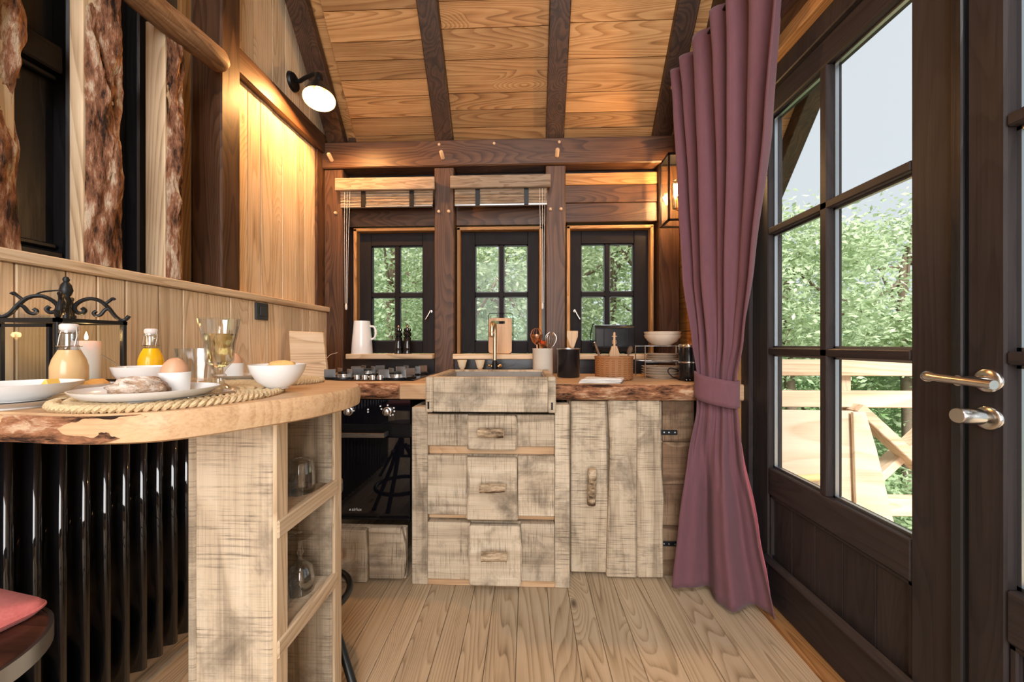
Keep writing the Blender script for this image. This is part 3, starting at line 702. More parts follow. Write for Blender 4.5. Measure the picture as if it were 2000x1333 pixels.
# curtain -----------------------------------------------------------------------
cu = thing('curtain', 'heavy mauve wool curtain tied back beside the glazed door', 'curtain', (.85, 1.65, .02))
ROWS = [(2.56, (.80, 2.09), (.875, 1.30), .030, 0), (2.36, (.80, 2.04), (.885, 1.33), .034, .1), (1.90, (.80, 1.955), (.90, 1.415), .040, .2), (1.40, (.79, 1.885), (.90, 1.52), .034, .4), (1.10, (.775, 1.785), (.905, 1.61), .024, .5), (.94, (.762, 1.732), (.900, 1.672), .014, .5), (.80, (.755, 1.722), (.900, 1.665), .013, .5), (.60, (.735, 1.745), (.91, 1.64), .030, .45), (.30, (.70, 1.74), (.935, 1.575), .042, .35), (.025, (.672, 1.732), (.962, 1.510), .046, .3)]
def row(z):
    for a, b in zip(ROWS, ROWS[1:]):
        if b[0] <= z <= a[0] + 1e-6:
            t = (a[0] - z) / (a[0] - b[0]); s = t * t * (3 - 2 * t) * .4 + t * .6
            L = Vector(a[1]).lerp(Vector(b[1]), s); Rr = Vector(a[2]).lerp(Vector(b[2]), s)
            return L, Rr, a[3] + (b[3] - a[3]) * s, a[4] + (b[4] - a[4]) * s
    return Vector(ROWS[-1][1]), Vector(ROWS[-1][2]), ROWS[-1][3], 0
def cfold(u, v):
    z = 2.56 - 2.535 * v; L, Rr, A, mixv = row(z)
    d = Rr - L; n = Vector((d.y, -d.x)).normalized()
    if n.x > 0: n = -n
    uu = u + .03 * math.sin(5 * u + 2.2 * v) + .02 * math.sin(11 * u)
    hi = math.sin(2 * math.pi * 6.5 * uu + .6) ; hi = math.copysign(abs(hi) ** .75, hi)
    lo = math.sin(2 * math.pi * 3.2 * uu + 1.2 - .5 * v) + .35 * math.sin(2 * math.pi * 7.1 * uu + v * 2)
    low = z < .8
    w = hi * (1 - mixv) + lo * mixv
    if low: 
        k = min(1, (0.8 - z) / .35); w = w * (1 - k) + k * (math.sin(2 * math.pi * 1.9 * u + .9) + .25 * math.sin(2 * math.pi * 4.6 * u + .5 + k))
    p = L + d * u + n * (A * w + (.02 if low else 0))
    wob = .006 * math.sin(9 * u) if v > .99 else 0
    return Vector((p.x, p.y, z + wob))
grid('cloth', cfold, 190, 90, 'curtain', cu, thick=.004)
def lin(u, v):
    z = .80 - .785 * v; L, Rr, A, mx = row(max(z, .025))
    p = L.lerp(Rr, .55 + .5 * u); kk = min(1, v * 2.2); p = L.lerp(Rr, .55 + (.40 + .10 * kk) * u); return Vector((min(p.x + (.022 + .012 * math.sin(8 * u + 3 * v)) * (.25 + .75 * kk), .972), p.y + (.018 * u + .02) * kk + .01, z))
tag(grid('lining', lin, 20, 40, 'lining', cu, thick=.002), 'rose coloured lining on the back')
def tie(u, v):
    a = 2 * math.pi * u; L, Rr, A, mx = row(.87); c = (L + Rr) / 2; d = (Rr - L) / 2; n = Vector((d.y, -d.x)).normalized()
    e = (abs(math.cos(a)) ** .7) * math.copysign(1, math.cos(a)); s = math.sin(a)
    p = c + d * e * 1.12 + n * s * .052
    return Vector((p.x, p.y, .815 + .115 * v + .035 * (.5 - .5 * e) - .010 * abs(s)))
tag(grid('tieback', tie, 60, 6, 'curtain', cu, thick=.006), 'wide band of the same mauve wool')
rd = thing('curtain_rod', 'dark metal curtain rod with small steel end knob below the rafters', 'curtain rod', (.85, 1.7, 2.53))
tube('rod', [(.828, 2.16, 2.535), (.888, 1.0, 2.535)], .010, 'blackmetal', rd, 12)
lathe('end_knob', [(.006, 0), (.016, .006), (.020, .02), (.012, .034), (0, .036)], (.828, 2.155, 2.535), 'steel', rd, 18, (0, 1, 0))
beam('bracket', (.83, 2.13, 2.535), (.99, 2.13, 2.535), .014, .014, 'blackmetal', rd)

# wall lights -------------------------------------------------------------------
sc = thing('wall_sconce', 'black swivel wall lamp with lit white enamel shade above the pale boards', 'lamp', (-1.335, 2.10, 2.55))
lathe('wall_plate', [(.052, 0), (.052, .006), (.046, .018), (.020, .026)], (-1.337, 2.10, 2.575), 'blackmetal', sc, 30, (1, 0, 0))
tube('arm', [(-1.32, 2.10, 2.575), (-1.285, 2.095, 2.575), (-1.245, 2.075, 2.578), (-1.18, 2.047, 2.577), (-1.152, 2.043, 2.565)], .011, 'blackmetal', sc, 12)
sd = Vector((.14, -.24, -.96)).normalized(); sp = Vector((-1.142, 2.035, 2.518))
lathe('lamp_holder', [(.020, -.055), (.022, -.05), (.022, 0), (.018, .004)], sp, 'blackmetal', sc, 20, sd)
sh = lathe('lamp_shade', [(.020, -.004), (.026, .0), (.058, .045), (.080, .105), (.082, .110)], sp, 'blackmetal', sc, 36, sd)
bm = bmesh.new(); bm.from_mesh(sh.data)
big = [f for f in bm.faces if len(f.verts) > 8]; bmesh.ops.delete(bm, geom=[max(big, key=lambda f: f.calc_area())], context='FACES'); bm.to_mesh(sh.data); bm.free()
inn = lathe('shade_lining', [(.018, -.002), (.024, .002), (.056, .047), (.078, .106), (.0805, .1105)], sp, 'enamel', sh, 36, sd)
bm = bmesh.new(); bm.from_mesh(inn.data)
big = [f for f in bm.faces if len(f.verts) > 8]; bmesh.ops.delete(bm, geom=[max(big, key=lambda f: f.calc_area())], context='FACES'); bm.to_mesh(inn.data); bm.free()
lathe('bulb', [(.010, .008), (.013, .02), (.022, .05), (.022, .065), (.014, .082), (0, .088)], sp, 'bulb', sc, 20, sd)
l = lamp('sconce_light', 'POINT', sp + sd * .100, 23, (1, .50, .17), shadow_soft_size=.02); l.parent = sc; l.location = sp + sd * .098 - WL[sc]

ln = thing('wall_lantern', 'black framed glass box lantern with lit bulb beside the curtain', 'lamp', (.88, 2.26, 1.785))
ly_ = 2.258; X0, X1, Ya, Yb, Za, Zb_ = .800, .945, 2.185, 2.331, 1.787, 2.170
for x in (X0, X1 - .010):
    for y in (Ya, Yb - .010): box('frame_post', (x, x + .010), (y, y + .010), (Za, Zb_), 'blackmetal', ln, .001)
for z in (Za, Zb_ - .010):
    boxes('frame_ring', [((X0, X1), (Ya, Ya + .01), (z, z + .01)), ((X0, X1), (Yb - .01, Yb), (z, z + .01)), ((X0, X0 + .01), (Ya, Yb), (z, z + .01)), ((X1 - .01, X1), (Ya, Yb), (z, z + .01))], 'blackmetal', ln)
box('wall_plate', (X1 - .004, .9945), (ly_ - .025, ly_ + .025), (Za + .05, Za + .11), 'blackmetal', ln)
box('top_cap', (X0, X1), (Ya, Yb), (Zb_, Zb_ + .006), 'blackmetal', ln, .001)
for k, (x, y) in enumerate((((X0 + .003, X0 + .006), (Ya + .01, Yb - .01)), ((X0 + .01, X1 - .01), (Ya + .003, Ya + .006)), ((X0 + .01, X1 - .01), (Yb - .006, Yb - .003)))): box('glass_pane', x, y, (Za + .01, Zb_ - .01), 'pane', ln, 0)
lx, ly = .868, 2.258
tube('lamp_arm', [(X1, ly, Za + .085), (lx + .02, ly, Za + .080), (lx, ly, Za + .09)], .005, 'brass', ln, 8)
lathe('lamp_holder', [(.014, 0), (.016, .004), (.016, .055), (.013, .06)], (lx, ly, Za + .09), 'brass', ln, 18)
bu = lathe('bulb', [(.012, 0), (.014, .015), (.029, .062), (.029, .078), (.018, .105), (0, .112)], (lx, ly, Za + .15), 'glass', ln, 24)
for dx in (-.007, .0, .007): tube('filament', [(lx + dx, ly - .004, Za + .165), (lx + dx * 1.4, ly - .004, Za + .235)], .0036, 'filament', bu, 6)
l = lamp('lantern_light', 'POINT', (lx, ly - .01, Za + .21), 24, (1, .56, .24), shadow_soft_size=.022); l.parent = ln; l.location = Vector((lx, ly - .01, Za + .21)) - WL[ln]

sw = thing('light_switch', 'square charcoal light switch on the pale boards', 'switch', (-1.295, 1.79, 1.2))
box('plate', (-1.296, -1.284), (1.748, 1.830), (1.202, 1.284), 'charcoal', sw, .002); box('rocker', (-1.284, -1.279), (1.768, 1.812), (1.222, 1.264), 'charcoal', sw, .002)

# ================================================================== THINGS ON THE SILLS AND THE COUNTER
pt = thing('pitcher', 'tall white pitcher on the sill beside the hob window', 'pitcher', (-1.075, 2.425, 1.022))
lathe('body', [(.066, 0), (.067, .004), (.060, .10), (.050, .208), (.050, .212), (.046, .212), (.046, .205), (.055, .10), (.060, .01), (0, .009)], (-1.075, 2.425, 1.022), 'china', pt, 36)
tube('handle', spline([(-1.022, 2.425, 1.20), (-.995, 2.425, 1.195), (-.983, 2.425, 1.16), (-.993, 2.425, 1.125), (-1.014, 2.425, 1.115)], 5), .007, 'china', pt, 10)
for x, lab in ((-.826, 'black turned pepper mill nearer the white pitcher'), (-.768, 'black turned pepper mill nearer the dark post')):
    pm = thing('pepper_mill', lab, 'pepper mill', (x, 2.40, 1.022), 'pair of pepper mills')
    lathe('body', [(.027, 0), (.028, .006), (.024, .02), (.027, .03), (.026, .05), (.019, .075), (.023, .095), (.025, .104), (.017, .110)], (x, 2.40, 1.022), 'blackgloss', pm, 28)
    lathe('head', [(.017, .110), (.024, .118), (.026, .132), (.018, .142), (.024, .150), (.021, .162), (.008, .168)], (x, 2.40, 1.022), 'blackgloss', pm, 28)
    lathe('finial', [(.004, .168), (.007, .173), (.005, .182), (0, .184)], (x, 2.40, 1.022), 'copper', pm, 14)
def rrect(x0, x1, z0, z1, r, n=5):
    out = []
    for cx, cz, a0 in ((x1 - r, z1 - r, 0), (x0 + r, z1 - r, 90), (x0 + r, z0 + r, 180), (x1 - r, z0 + r, 270)):
        for k in range(n + 1): a = R(a0 + 90 * k / n); out.append((cx + r * math.cos(a), cz + r * math.sin(a)))
    return out
def lean(o, ang, pivot):   # tip an upright board back about its foot
    m = Matrix.Translation(pivot) @ Matrix.Rotation(ang, 4, 'X') @ Matrix.Translation(-Vector(pivot))
    for v in o.data.vertices: v.co = m @ (v.co + WL[o]) - WL[o]
cb = thing('cutting_board', 'upright bamboo cutting board with slot behind the brass tap', 'cutting board', (-.175, 2.43, 1.023))
V = rrect(-.250, -.100, 1.024, 1.252, .018); hole = rrect(-.208, -.142, 1.214, 1.232, .008)
cbd = prism('board', V, 'Y', 2.425, 2.440, 'slabZ', cb, .002)
cbm = bmesh.new(); hm = bpy.data.meshes.new('hole'); 
ho = prism('slot_cutter', hole, 'Y', 2.41, 2.46, 'slabZ', cb, 0)
bo = cbd.modifiers.new('slot', 'BOOLEAN'); bo.object = ho; bo.operation = 'DIFFERENCE'; bo.solver = 'EXACT'
ho.location = ho.location  # same parent space as the board
bpy.context.view_layer.update()
dg_ = bpy.context.evaluated_depsgraph_get(); me_ = bpy.data.meshes.new_from_object(cbd.evaluated_get(dg_)); cbd.modifiers.clear(); cbd.data = me_
bpy.data.objects.remove(ho); cbm.free()
tr = thing('wire_tray', 'thin black wire rack standing behind the bamboo cutting board', 'rack', (-.175, 2.46, 1.023))
tube('wire_loop', [(x, 2.462, z) for x, z in rrect(-.254, -.094, 1.026, 1.285, .02)], .0022, 'blackmetal', tr, 8, closed=True)
box('foot', (-.245, -.105), (2.452, 2.472), (1.022, 1.030), 'blackmetal', tr, .002)

fc = thing('faucet', 'aged brass bridge tap rising behind the sink', 'faucet', (-.19, 2.21, .90))
lathe('base', [(.030, 0), (.030, .006), (.022, .014), (.017, .03)], (-.190, 2.21, .90), 'brass', fc, 24)
lathe('valve_body', [(.017, .02), (.019, .05), (.016, .075), (.012, .09)], (-.190, 2.21, .90), 'blackmetal', fc, 24)
tube('neck', spline([(-.190, 2.21, .98), (-.190, 2.21, 1.10), (-.190, 2.208, 1.175), (-.192, 2.19, 1.205), (-.196, 2.14, 1.205), (-.198, 2.115, 1.185), (-.198, 2.112, 1.15)], 6), .0115, 'brass', fc, 16)
lathe('spout_end', [(.0115, 0), (.015, .006), (.015, .028), (.012, .032)], (-.198, 2.112, 1.122), 'brass', fc, 18)
for s in (-1, 1):
    tube('tap_arm', [(-.19, 2.21, .955), (-.19 + s * .03, 2.21, .955)], .007, 'brass', fc, 10); lathe('tap_cap', [(.010, 0), (.012, .008), (.006, .016)], (-.19 + s * .03, 2.21, .95), 'brass', fc, 14)
for x, lab in ((-.398, 'round wooden dish brush head, left of the pair behind the sink'), (-.288, 'round wooden dish brush head, right of the pair behind the sink')):
    br = thing('dish_brush', lab, 'brush', (x, 2.30, .90), 'pair of dish brushes')
    lathe('wood_block', [(.022, 0), (.026, .006), (.026, .018), (.014, .03), (.014, .04)], (x, 2.30, .90), 'paleZ', br, 20)
    lathe('bristles', [(.018, .04), (.030, .085), (.030, .087)], (x, 2.30, .90), 'bristle', br, 28, flute=lambda a, z: .06 * math.sin(a * 14))

cr = thing('utensil_crock', 'cream stoneware crock right of the sink', 'crock', (.091, 2.24, .90))
cup('pot', [(.058, 0), (.060, .003), (.060, .153), (.062, .155), (.062, .159)], .004, (.091, 2.24, .90), 'cream', cr, 36)
def whisk(name, label, foot, top, r, mat, n=7):
    w = thing(name, label, 'whisk', foot); f = Vector(foot); t = Vector(top); d = (t - f).normalized()
    s = d.orthogonal().normalized(); u = d.cross(s); L = (t - f).length; h = L * .56
    tube('handle', [f, f + d * h], .007, mat, w, 10)
    for k in range(n):
        a = math.pi * k / n; e = s * math.cos(a) + u * math.sin(a)
        tube('wire', spline([f + d * h, f + d * (h + (L - h) * .35) + e * r * .75, f + d * (h + (L - h) * .72) + e * r, t - d * .006 + e * r * .45, t, t - d * .006 - e * r * .45, f + d * (h + (L - h) * .72) - e * r, f + d * (h + (L - h) * .35) - e * r * .75, f + d * h], 4), .0013, mat, w, 6)
whisk('balloon_whisk', 'steel balloon whisk standing in the cream crock', (.106, 2.24, .91), (.143, 2.223, 1.155), .033, 'steel')
st = thing('strainer_ladle', 'copper coloured wire skimmer standing in the cream crock', 'ladle', (.062, 2.24, .91))
tube('handle', [(.069, 2.24, .91), (.056, 2.24, 1.085)], .005, 'copper', st, 10)
sb = lathe('bowl', [(.006, 0), (.026, .018), (.036, .045), (.037, .06), (.035, .06), (.024, .020), (0, .003)], (.054, 2.24, 1.08), 'copper', st, 28)
for k in range(6):
    a = math.pi * k / 6; tube('wire_hoop', spline([(.054 + .036 * math.cos(a), 2.24 + .036 * math.sin(a), 1.140), (.054 + .025 * math.cos(a), 2.24 + .025 * math.sin(a), 1.167), (.054, 2.24, 1.178), (.054 - .025 * math.cos(a), 2.24 - .025 * math.sin(a), 1.167), (.054 - .036 * math.cos(a), 2.24 - .036 * math.sin(a), 1.140)], 4), .0012, 'copper', sb, 6)
sp_ = thing('tea_strainer', 'small copper scoop between the skimmer and the whisk', 'scoop', (.088, 2.23, .91))
tube('handle', [(.09, 2.235, .91), (.092, 2.23, 1.075)], .004, 'copper', sp_, 8); lathe('bowl', [(.004, 0), (.016, .008), (.020, .03), (.018, .03), (.012, .009), (0, .004)], (.092, 2.23, 1.07), 'copper', sp_, 20, (0, -.6, .8))
cn = thing('black_canister', 'tall glossy black pot holding a wooden spatula', 'pot', (.228, 2.12, .90))
cup('pot', [(.058, 0), (.062, .004), (.062, .152), (.064, .156), (.064, .160)], .004, (.228, 2.12, .90), 'blackglaze', cn, 36)
lathe('steel_rim', [(.0645, .155), (.067, .157), (.067, .161), (.0645, .163)], (.228, 2.12, .90), 'steel', cn, 36, closed=True)
sl = thing('wooden_spatula', 'wooden spatula standing in the glossy black pot', 'spatula', (.24, 2.11, .92))
prism('blade', [(.240, 1.06), (.256, 1.06), (.268, 1.095), (.279, 1.125), (.280, 1.158), (.219, 1.158), (.218, 1.125), (.230, 1.09)], 'Y', 2.105, 2.111, 'slabZ', sl, .002)
tube('handle', [(.238, 2.108, .92), (.247, 2.108, 1.07)], .007, 'slabZ', sl, 10)
ts = thing('toaster', 'black toaster with wire side handles on the sill of the far right window', 'toaster', (.54, 2.42, 1.022))
prism('body', [(y, z) for y, z in rrect(2.36, 2.465, 1.036, 1.203, .03)], 'X', .42, .662, 'blackglaze', ts, .008)
for x in (.47, .61): box('ridge', (x, x + .006), (2.3555, 2.361), (1.06, 1.185), 'blackmetal', ts, .001)
boxes('slot', [((.46, .62), (2.385, 2.40), (1.2025, 1.2045)), ((.46, .62), (2.425, 2.44), (1.2025, 1.2045))], 'greysteel', ts)
for s, x in ((-1, .42), (1, .612)):
    tube('wire_handle', spline([(x, 2.40, 1.205), (x + s * .008, 2.40, 1.205), (x + s * .020, 2.40, 1.16), (x + s * .024, 2.40, 1.10), (x, 2.40, 1.09)], 5), .0028, 'blackmetal', ts, 8)
    lathe('side_knob', [(.010, 0), (.016, .006), (.016, .018), (.010, .022)], (x, 2.38, 1.075), 'blackmetal', ts, 16, (s, 0, 0))
for x in (.45, .63):
    for y in (2.375, 2.455): lathe('foot', [(.008, 0), (.008, .016)], (x, y, 1.022), 'blackmetal', ts, 12)
bk = thing('wicker_basket', 'round brown wicker basket on the right worktop', 'basket', (.451, 2.0, .90))
cup('weave', [(.086, 0), (.093, .004)] + [(.0945 + .001 * (k % 2), .008 + .0055 * k) for k in range(19)] + [(.097, .116)], .005, (.451, 2.0, .90), 'wicker', bk, 80, flute=lambda a, z: .026 * math.sin(a * 20 + (math.pi if int(z / .0055) % 2 else 0)))
lathe('rim', [(.092, .112), (.099, .114), (.099, .122), (.092, .123)], (.451, 2.0, .90), 'wicker', bk, 60, closed=True, flute=lambda a, z: .006 * math.sin(a * 50))
hd = thing('honey_dipper', 'wooden violin shaped utensil standing upright in the wicker basket', 'utensil', (.452, 1.99, .91))
prism('body', [(.430, 1.0), (.474, 1.0), (.480, 1.03), (.472, 1.055), (.466, 1.075), (.438, 1.075), (.432, 1.055), (.424, 1.03)], 'Y', 1.985, 1.998, 'slabZ', hd, .003)
tube('neck', [(.452, 1.99, .91), (.452, 1.99, 1.14), (.452, 1.99, 1.147)], .006, 'slabZ', hd, 10, taper=[1, 1, .5])
for z in (1.09, 1.10, 1.125): tube('pin', [(.440, 1.99, z), (.464, 1.99, z)], .002, 'slabX', hd, 6)
kn = thing('table_knife', 'dark handled knife leaning left in the wicker basket', 'knife', (.40, 2.0, .92)); beam('handle', (.41, 2.0, .93), (.350, 1.99, 1.092), .016, .010, 'smoked', kn, bevel=.003); 
lathe('end_cap', [(.008, 0), (.007, .004), (0, .005)], (.350, 1.99, 1.092), 'steel', kn, 10, (-.35, 0, .94))
wh = thing('serving_spoon', 'dark wooden spoon leaning right in the wicker basket', 'spoon', (.50, 2.0, .92)); tube('stem', [(.49, 2.0, .92), (.530, 2.0, 1.04)], .005, 'smoked', wh, 8); lathe('bowl', [(0, 0), (.010, .006), (.014, .022), (.010, .042), (0, .05)], (.526, 2.0, 1.03), 'smoked', wh, 16, (.35, 0, 1))
# dish rack with bowls and plates
rk = thing('dish_rack', 'two tier wire rack holding stacked dishes beside the toaster', 'rack', (.73, 2.12, .90))
for z in (.988, 1.072):
    boxes('wire_shelf', [((.622, .855), (2.03, 2.034), (z, z + .004)), ((.622, .855), (2.21, 2.214), (z, z + .004))] + [((.622 + .0255 * k, .625 + .0255 * k), (2.03, 2.214), (z + .002, z + .005)) for k in range(10)], 'steel', rk)
for x in (.623, .853):
    for y in (2.032, 2.212): tube('leg', [(x, y, .90), (x, y, 1.078)], .003, 'steel', rk, 8)
for k in range(2):
    b = thing('soup_bowl', ['beige stoneware bowl, top one on the upper rack tier', 'beige stoneware bowl, lower one on the upper rack tier'][1 - k], 'bowl', (.745, 2.125, 1.077 + k * .017), 'stacked bowls')
    cup('vessel', [(.040, 0), (.046, .004), (.075, .022), (.093, .046), (.096, .056)], .004, (.745, 2.125, 1.077 + k * .017), 'stone', b, 36)
    lathe('rim_line', [(.0955, .0555), (.0975, .057), (.0955, .0585)], (.745, 2.125, 1.077 + k * .017), 'stone', b, 36, closed=True)
def plate(name, label, c, r, h, mat, group=None, foot=.6):
    p = thing(name, label, 'plate', c, group)
    cup('dish', [(r * foot, 0), (r * (foot + .04), h * .12), (r * .82, h * .42), (r * .97, h * .92), (r, h)], .0035, c, mat, p, 48)
    lathe('foot_ring', [(r * (foot - .06), -.002), (r * foot, -.002), (r * foot, .002), (r * (foot - .06), .002)], c, mat, p, 48, closed=True)
    return p
for k in range(3): plate('side_plate', ['bottom', 'middle', 'top'][k] + ' beige side plate of the three on the lower rack tier', (.742, 2.125, .995 + k * .012), .092, .014, 'stone', 'side plates on the rack')
for k in range(4): plate('dinner_plate', ['lowest', 'second lowest', 'second highest', 'topmost'][k] + ' beige plate of the four stacked under the wire rack', (.737, 2.12, .903 + k * .0135), .105, .020, 'stone', 'dinner plates under the rack')
tube_c = tube('black_cable', spline([(.80, 2.0, .90), (.775, 1.96, .903), (.735, 1.955, .92), (.715, 1.96, .945), (.73, 1.965, .962), (.77, 1.97, .95), (.815, 1.99, .93)], 6), .0028, 'blackmetal', None, 8); tag(tube_c, 'thin black cable looping in front of the stacked plates', 'cable')
cf = thing('coffee_canister', 'tall black canister with steel lid half behind the curtain', 'canister', (.818, 1.955, .90))
lathe('body', [(.046, 0), (.048, .004), (.048, .165), (.046, .168)], (.818, 1.955, .90), 'blackglaze', cf, 32)
lathe('lid', [(.049, .168), (.050, .170), (.050, .180), (.046, .184), (0, .185)], (.818, 1.955, .90), 'steel', cf, 32)
lathe('band', [(.0485, .09), (.0492, .091), (.0492, .096), (.0485, .097)], (.818, 1.955, .90), 'steel', cf, 32, closed=True)
pg = thing('power_plug', 'black plug lying at the front of the worktop beside the curtain', 'plug', (.80, 1.90, .90)); box('body', (.775, .812), (1.90, 1.925), (.900, .918), 'blackmetal', pg, .006)
for dx in (.782, .798): tube('pin', [(dx, 1.901, .91), (dx - .004, 1.885, .91)], .0025, 'steel', pg, 8)
tw = thing('tea_towel', 'folded white linen towel on the front of the right worktop', 'towel', (.33, 1.86, .90))
def twl(zb, sh, seed):
    def f(u, v):
        x = .240 + .195 * u + .035 * v + sh; y = 1.79 + .10 * v + .004 * math.sin(9 * u + seed)
        e = min(u, 1 - u, v, 1 - v) * 12
        return Vector((x, y, zb + .010 * min(1, e) ** .5 * (.75 + .25 * math.sin(6 * u + 4 * v + seed))))
    return f
for k, nm in enumerate(('bottom_fold', 'middle_fold', 'top_fold')):
    grid(nm, twl(.901 + k * .0065, .004 * k, k * 1.7), 30, 20, 'linen', tw, thick=.003)
ch = thing('chopping_board', 'pale wooden chopping board leaning in the corner left of the hob', 'cutting board', (-1.15, 1.95, .90))
o = prism('board', [(-1.235, .903), (-1.04, .903), (-1.085, 1.150), (-1.27, 1.158)], 'Y', 1.93, 1.955, 'paleX', ch, .004); lean(o, R(-8), (-1.15, 1.93, .903))
cord = tube('pale_cable', spline([(-1.19, 2.33, 1.03), (-1.215, 2.28, 1.015), (-1.235, 2.25, .96), (-1.22, 2.20, .915), (-1.14, 2.16, .908)], 6), .0016, 'linen', None, 6); tag(cord, 'thin pale cable hanging at the corner post near the hob', 'cable')

# ================================================================== BREAKFAST ON THE BAR
T = .976
def mat_(name, label, c, rx, ry):
    m = thing(name, label, 'placemat', (c[0], c[1], T), 'woven placemats'); rings = 9
    for k in range(rings):
        f = 1 - k / rings; n = max(24, int(150 * f))
        pts = [(c[0] + rx * f * math.cos(2 * math.pi * i / n), c[1] + ry * f * math.sin(2 * math.pi * i / n), T + .005) for i in range(n)]
        tw_ = [1 + .28 * math.sin(2 * math.pi * i * (n // 3) / n) for i in range(n)]
        if k < 5:
            nt = max(12, int(2 * math.pi * rx * f / .021)); nn = nt * 8
            for ph in (0, math.pi):
                pp = []
                for i in range(nn):
                    a = 2 * math.pi * i / nn; w = nt * a + ph
                    pp.append((c[0] + (rx * f + .0055 * math.cos(w)) * math.cos(a), c[1] + (ry * f + .0055 * math.cos(w)) * math.sin(a), T + .0058 + .0035 * math.sin(w)))
                tube('braid', pp, .0046, 'straw', m, 6, closed=True)
            continue
        P = tube('braid', pts, .0052 if k else .0075, 'straw', m, 6, closed=True, taper=tw_)
        for v in P.data.vertices: v.co.z *= .75; v.co.x *= 1.0
    lathe('underlay', [(0, 0), (.92, 0), (.92, .003), (0, .003)], (0, 0, 0), 'straw', m, 40)
    u = m.children[-1]; u.scale = (rx, ry, 1); u.location = (0, 0, .0025)
    return m
mat_('placemat', 'round woven seagrass placemat under the bread plate and goblet', (-.705, .752), .165, .180)
mat_('placemat', 'round woven seagrass placemat behind the white bun bowl', (-.735, 1.045), .145, .098)
pl = thing('bread_plate', 'white rimmed plate under the crusty roll and the near egg cup', 'plate', (-.690, .665, T + .011))
cup('dish', [(.062, 0), (.066, .002), (.085, .007), (.094, .015), (.097, .019)], .003, (-.690, .665, T + .011), 'china', pl, 56)
o = pl.children[0]; o.scale = (1.10, 1.0, 1)
def lump(name, label, cat, c, r, mat, amp=.12, sc=26, flat=1.0, parent_part='crumb'):
    t = thing(name, label, cat, (c[0], c[1], c[2])); V = []; Fc = []; n, m = 36, 18
    for j in range(m + 1):
        th = math.pi * j / m
        for i in range(n):
            ph = 2 * math.pi * i / n; d = Vector((math.sin(th) * math.cos(ph), math.sin(th) * math.sin(ph), math.cos(th)))
            k = 1 + amp * fr(d + Vector((c[0] * 30, 0, 0)), sc / 10, 4); z = d.z * r[2] * k
            V.append((c[0] + d.x * r[0] * k, c[1] + d.y * r[1] * k, c[2] + max(0, z + r[2] * .62)))
    for j in range(m): Fc += [(j * n + i, j * n + (i + 1) % n, (j + 1) * n + (i + 1) % n, (j + 1) * n + i) for i in range(n)]
    mesh(parent_part, V, Fc, mat, t, smooth='all'); return t
lump('bread_roll', 'dark floury bread roll on the white plate', 'bread', (-.705, .660, T + .0145), (.046, .036, .022), 'bread', .22, 30, parent_part='crust')
def egg(name, label_e, c, h0):
    cx, cy, cz = c
    e = lathe(name, [(0, 0)] + [(.0215 * math.sin(math.pi * k / 14) * (1 + .10 * math.cos(math.pi * k / 14)), .027 * (1 - math.cos(math.pi * k / 14))) for k in range(1, 14)] + [(0, .054)], (cx, cy, cz + h0), 'egg', None, 32); tag(e, label_e, 'egg', 'eggs'); return e
def eggcup(label, c):
    t = thing('egg_cup', label, 'egg cup', c, 'egg cups'); lathe('cup', [(0, 0), (.0215, 0), (.0225, .002), (.0248, .040), (.0235, .0405), (.0205, .012), (0, .010)], c, 'china', t, 32); lathe('foot_ring', [(.018, -.001), (.021, -.001), (.021, .001), (.018, .001)], c, 'china', t, 32, closed=True); return t
ec = (-.690, .715, T + .0145); eggcup('white egg cup on the bread plate beside the roll', ec); egg('egg', 'brown egg in the near white egg cup', ec, .0145)
ec = (-.835, 1.045, T + .015); plate('saucer', 'small white saucer under the far egg cup', (-.815, 1.045, T + .011), .060, .012, 'china'); eggcup('white egg cup behind the wine goblet', ec); egg('egg', 'brown egg in the far white egg cup', ec, .0145)
gb = thing('goblet', 'ribbed stemmed goblet of white wine on the placemat', 'glass', (-.650, .775, T + .011))
gp = [(0, 0), (.034, 0), (.036, .003), (.020, .009), (.009, .016), (.008, .026), (.013, .032), (.008, .038), (.013, .046), (.024, .062), (.026, .100), (.029, .112), (.033, .135), (.037, .152)]
gi = [(.0355, .152), (.0312, .135), (.0272, .112), (.0243, .100), (.0222, .064), (.012, .050), (0, .048)]
fl_ = lambda a, z: (.045 * abs(math.cos(a * 5)) if .05 < z < .145 else .02 * math.cos(a * 5))
lathe('glass', gp + gi, (-.650, .775, T + .011), 'glass', gb, 60, flute=fl_)
lathe('wine', [(0, .0485), (.0118, .0505), (.0220, .0645), (.0241, .100), (.0268, .112), (.0285, .120), (0, .120)], (-.650, .775, T + .011), 'wine', gb, 60, flute=fl_)
tg = thing('tumbler', 'empty ribbed glass tumbler left of the wine goblet', 'glass', (-.800, .885, T + .011))
lathe('glass', [(0, 0), (.027, 0), (.030, .003), (.031, .030), (.034, .050), (.040, .088), (.0385, .088), (.0322, .050), (.029, .030), (.027, .010), (0, .008)], (-.800, .885, T + .011), 'glass', tg, 60, flute=lambda a, z: .04 * abs(math.cos(a * 4)) if z > .006 else 0)
lathe('foot', [(.024, -.001), (.028, -.001), (.028, .001), (.024, .001)], (-.800, .885, T + .011), 'glass', tg, 40, closed=True)
def bowl(label, c, r, h):
    t = thing('bowl', label, 'bowl', c, 'white breakfast bowls')
    cup('vessel', [(r * .38, 0), (r * .44, .003), (r * .72, h * .3), (r * .92, h * .68), (r, h)], .003, c, 'china', t, 44); lathe('foot_ring', [(r * .33, -.001), (r * .38, -.001), (r * .38, .002), (r * .33, .002)], c, 'china', t, 40, closed=True); return t
bowl('white bowl holding golden buns at the end of the bar', (-.562, .832, T + .011), .057, .053)
lump('bun', 'golden bread bun lying on top in the right bowl', 'bread', (-.552, .832, T + .043), (.034, .028, .018), 'bun', .15, 20)
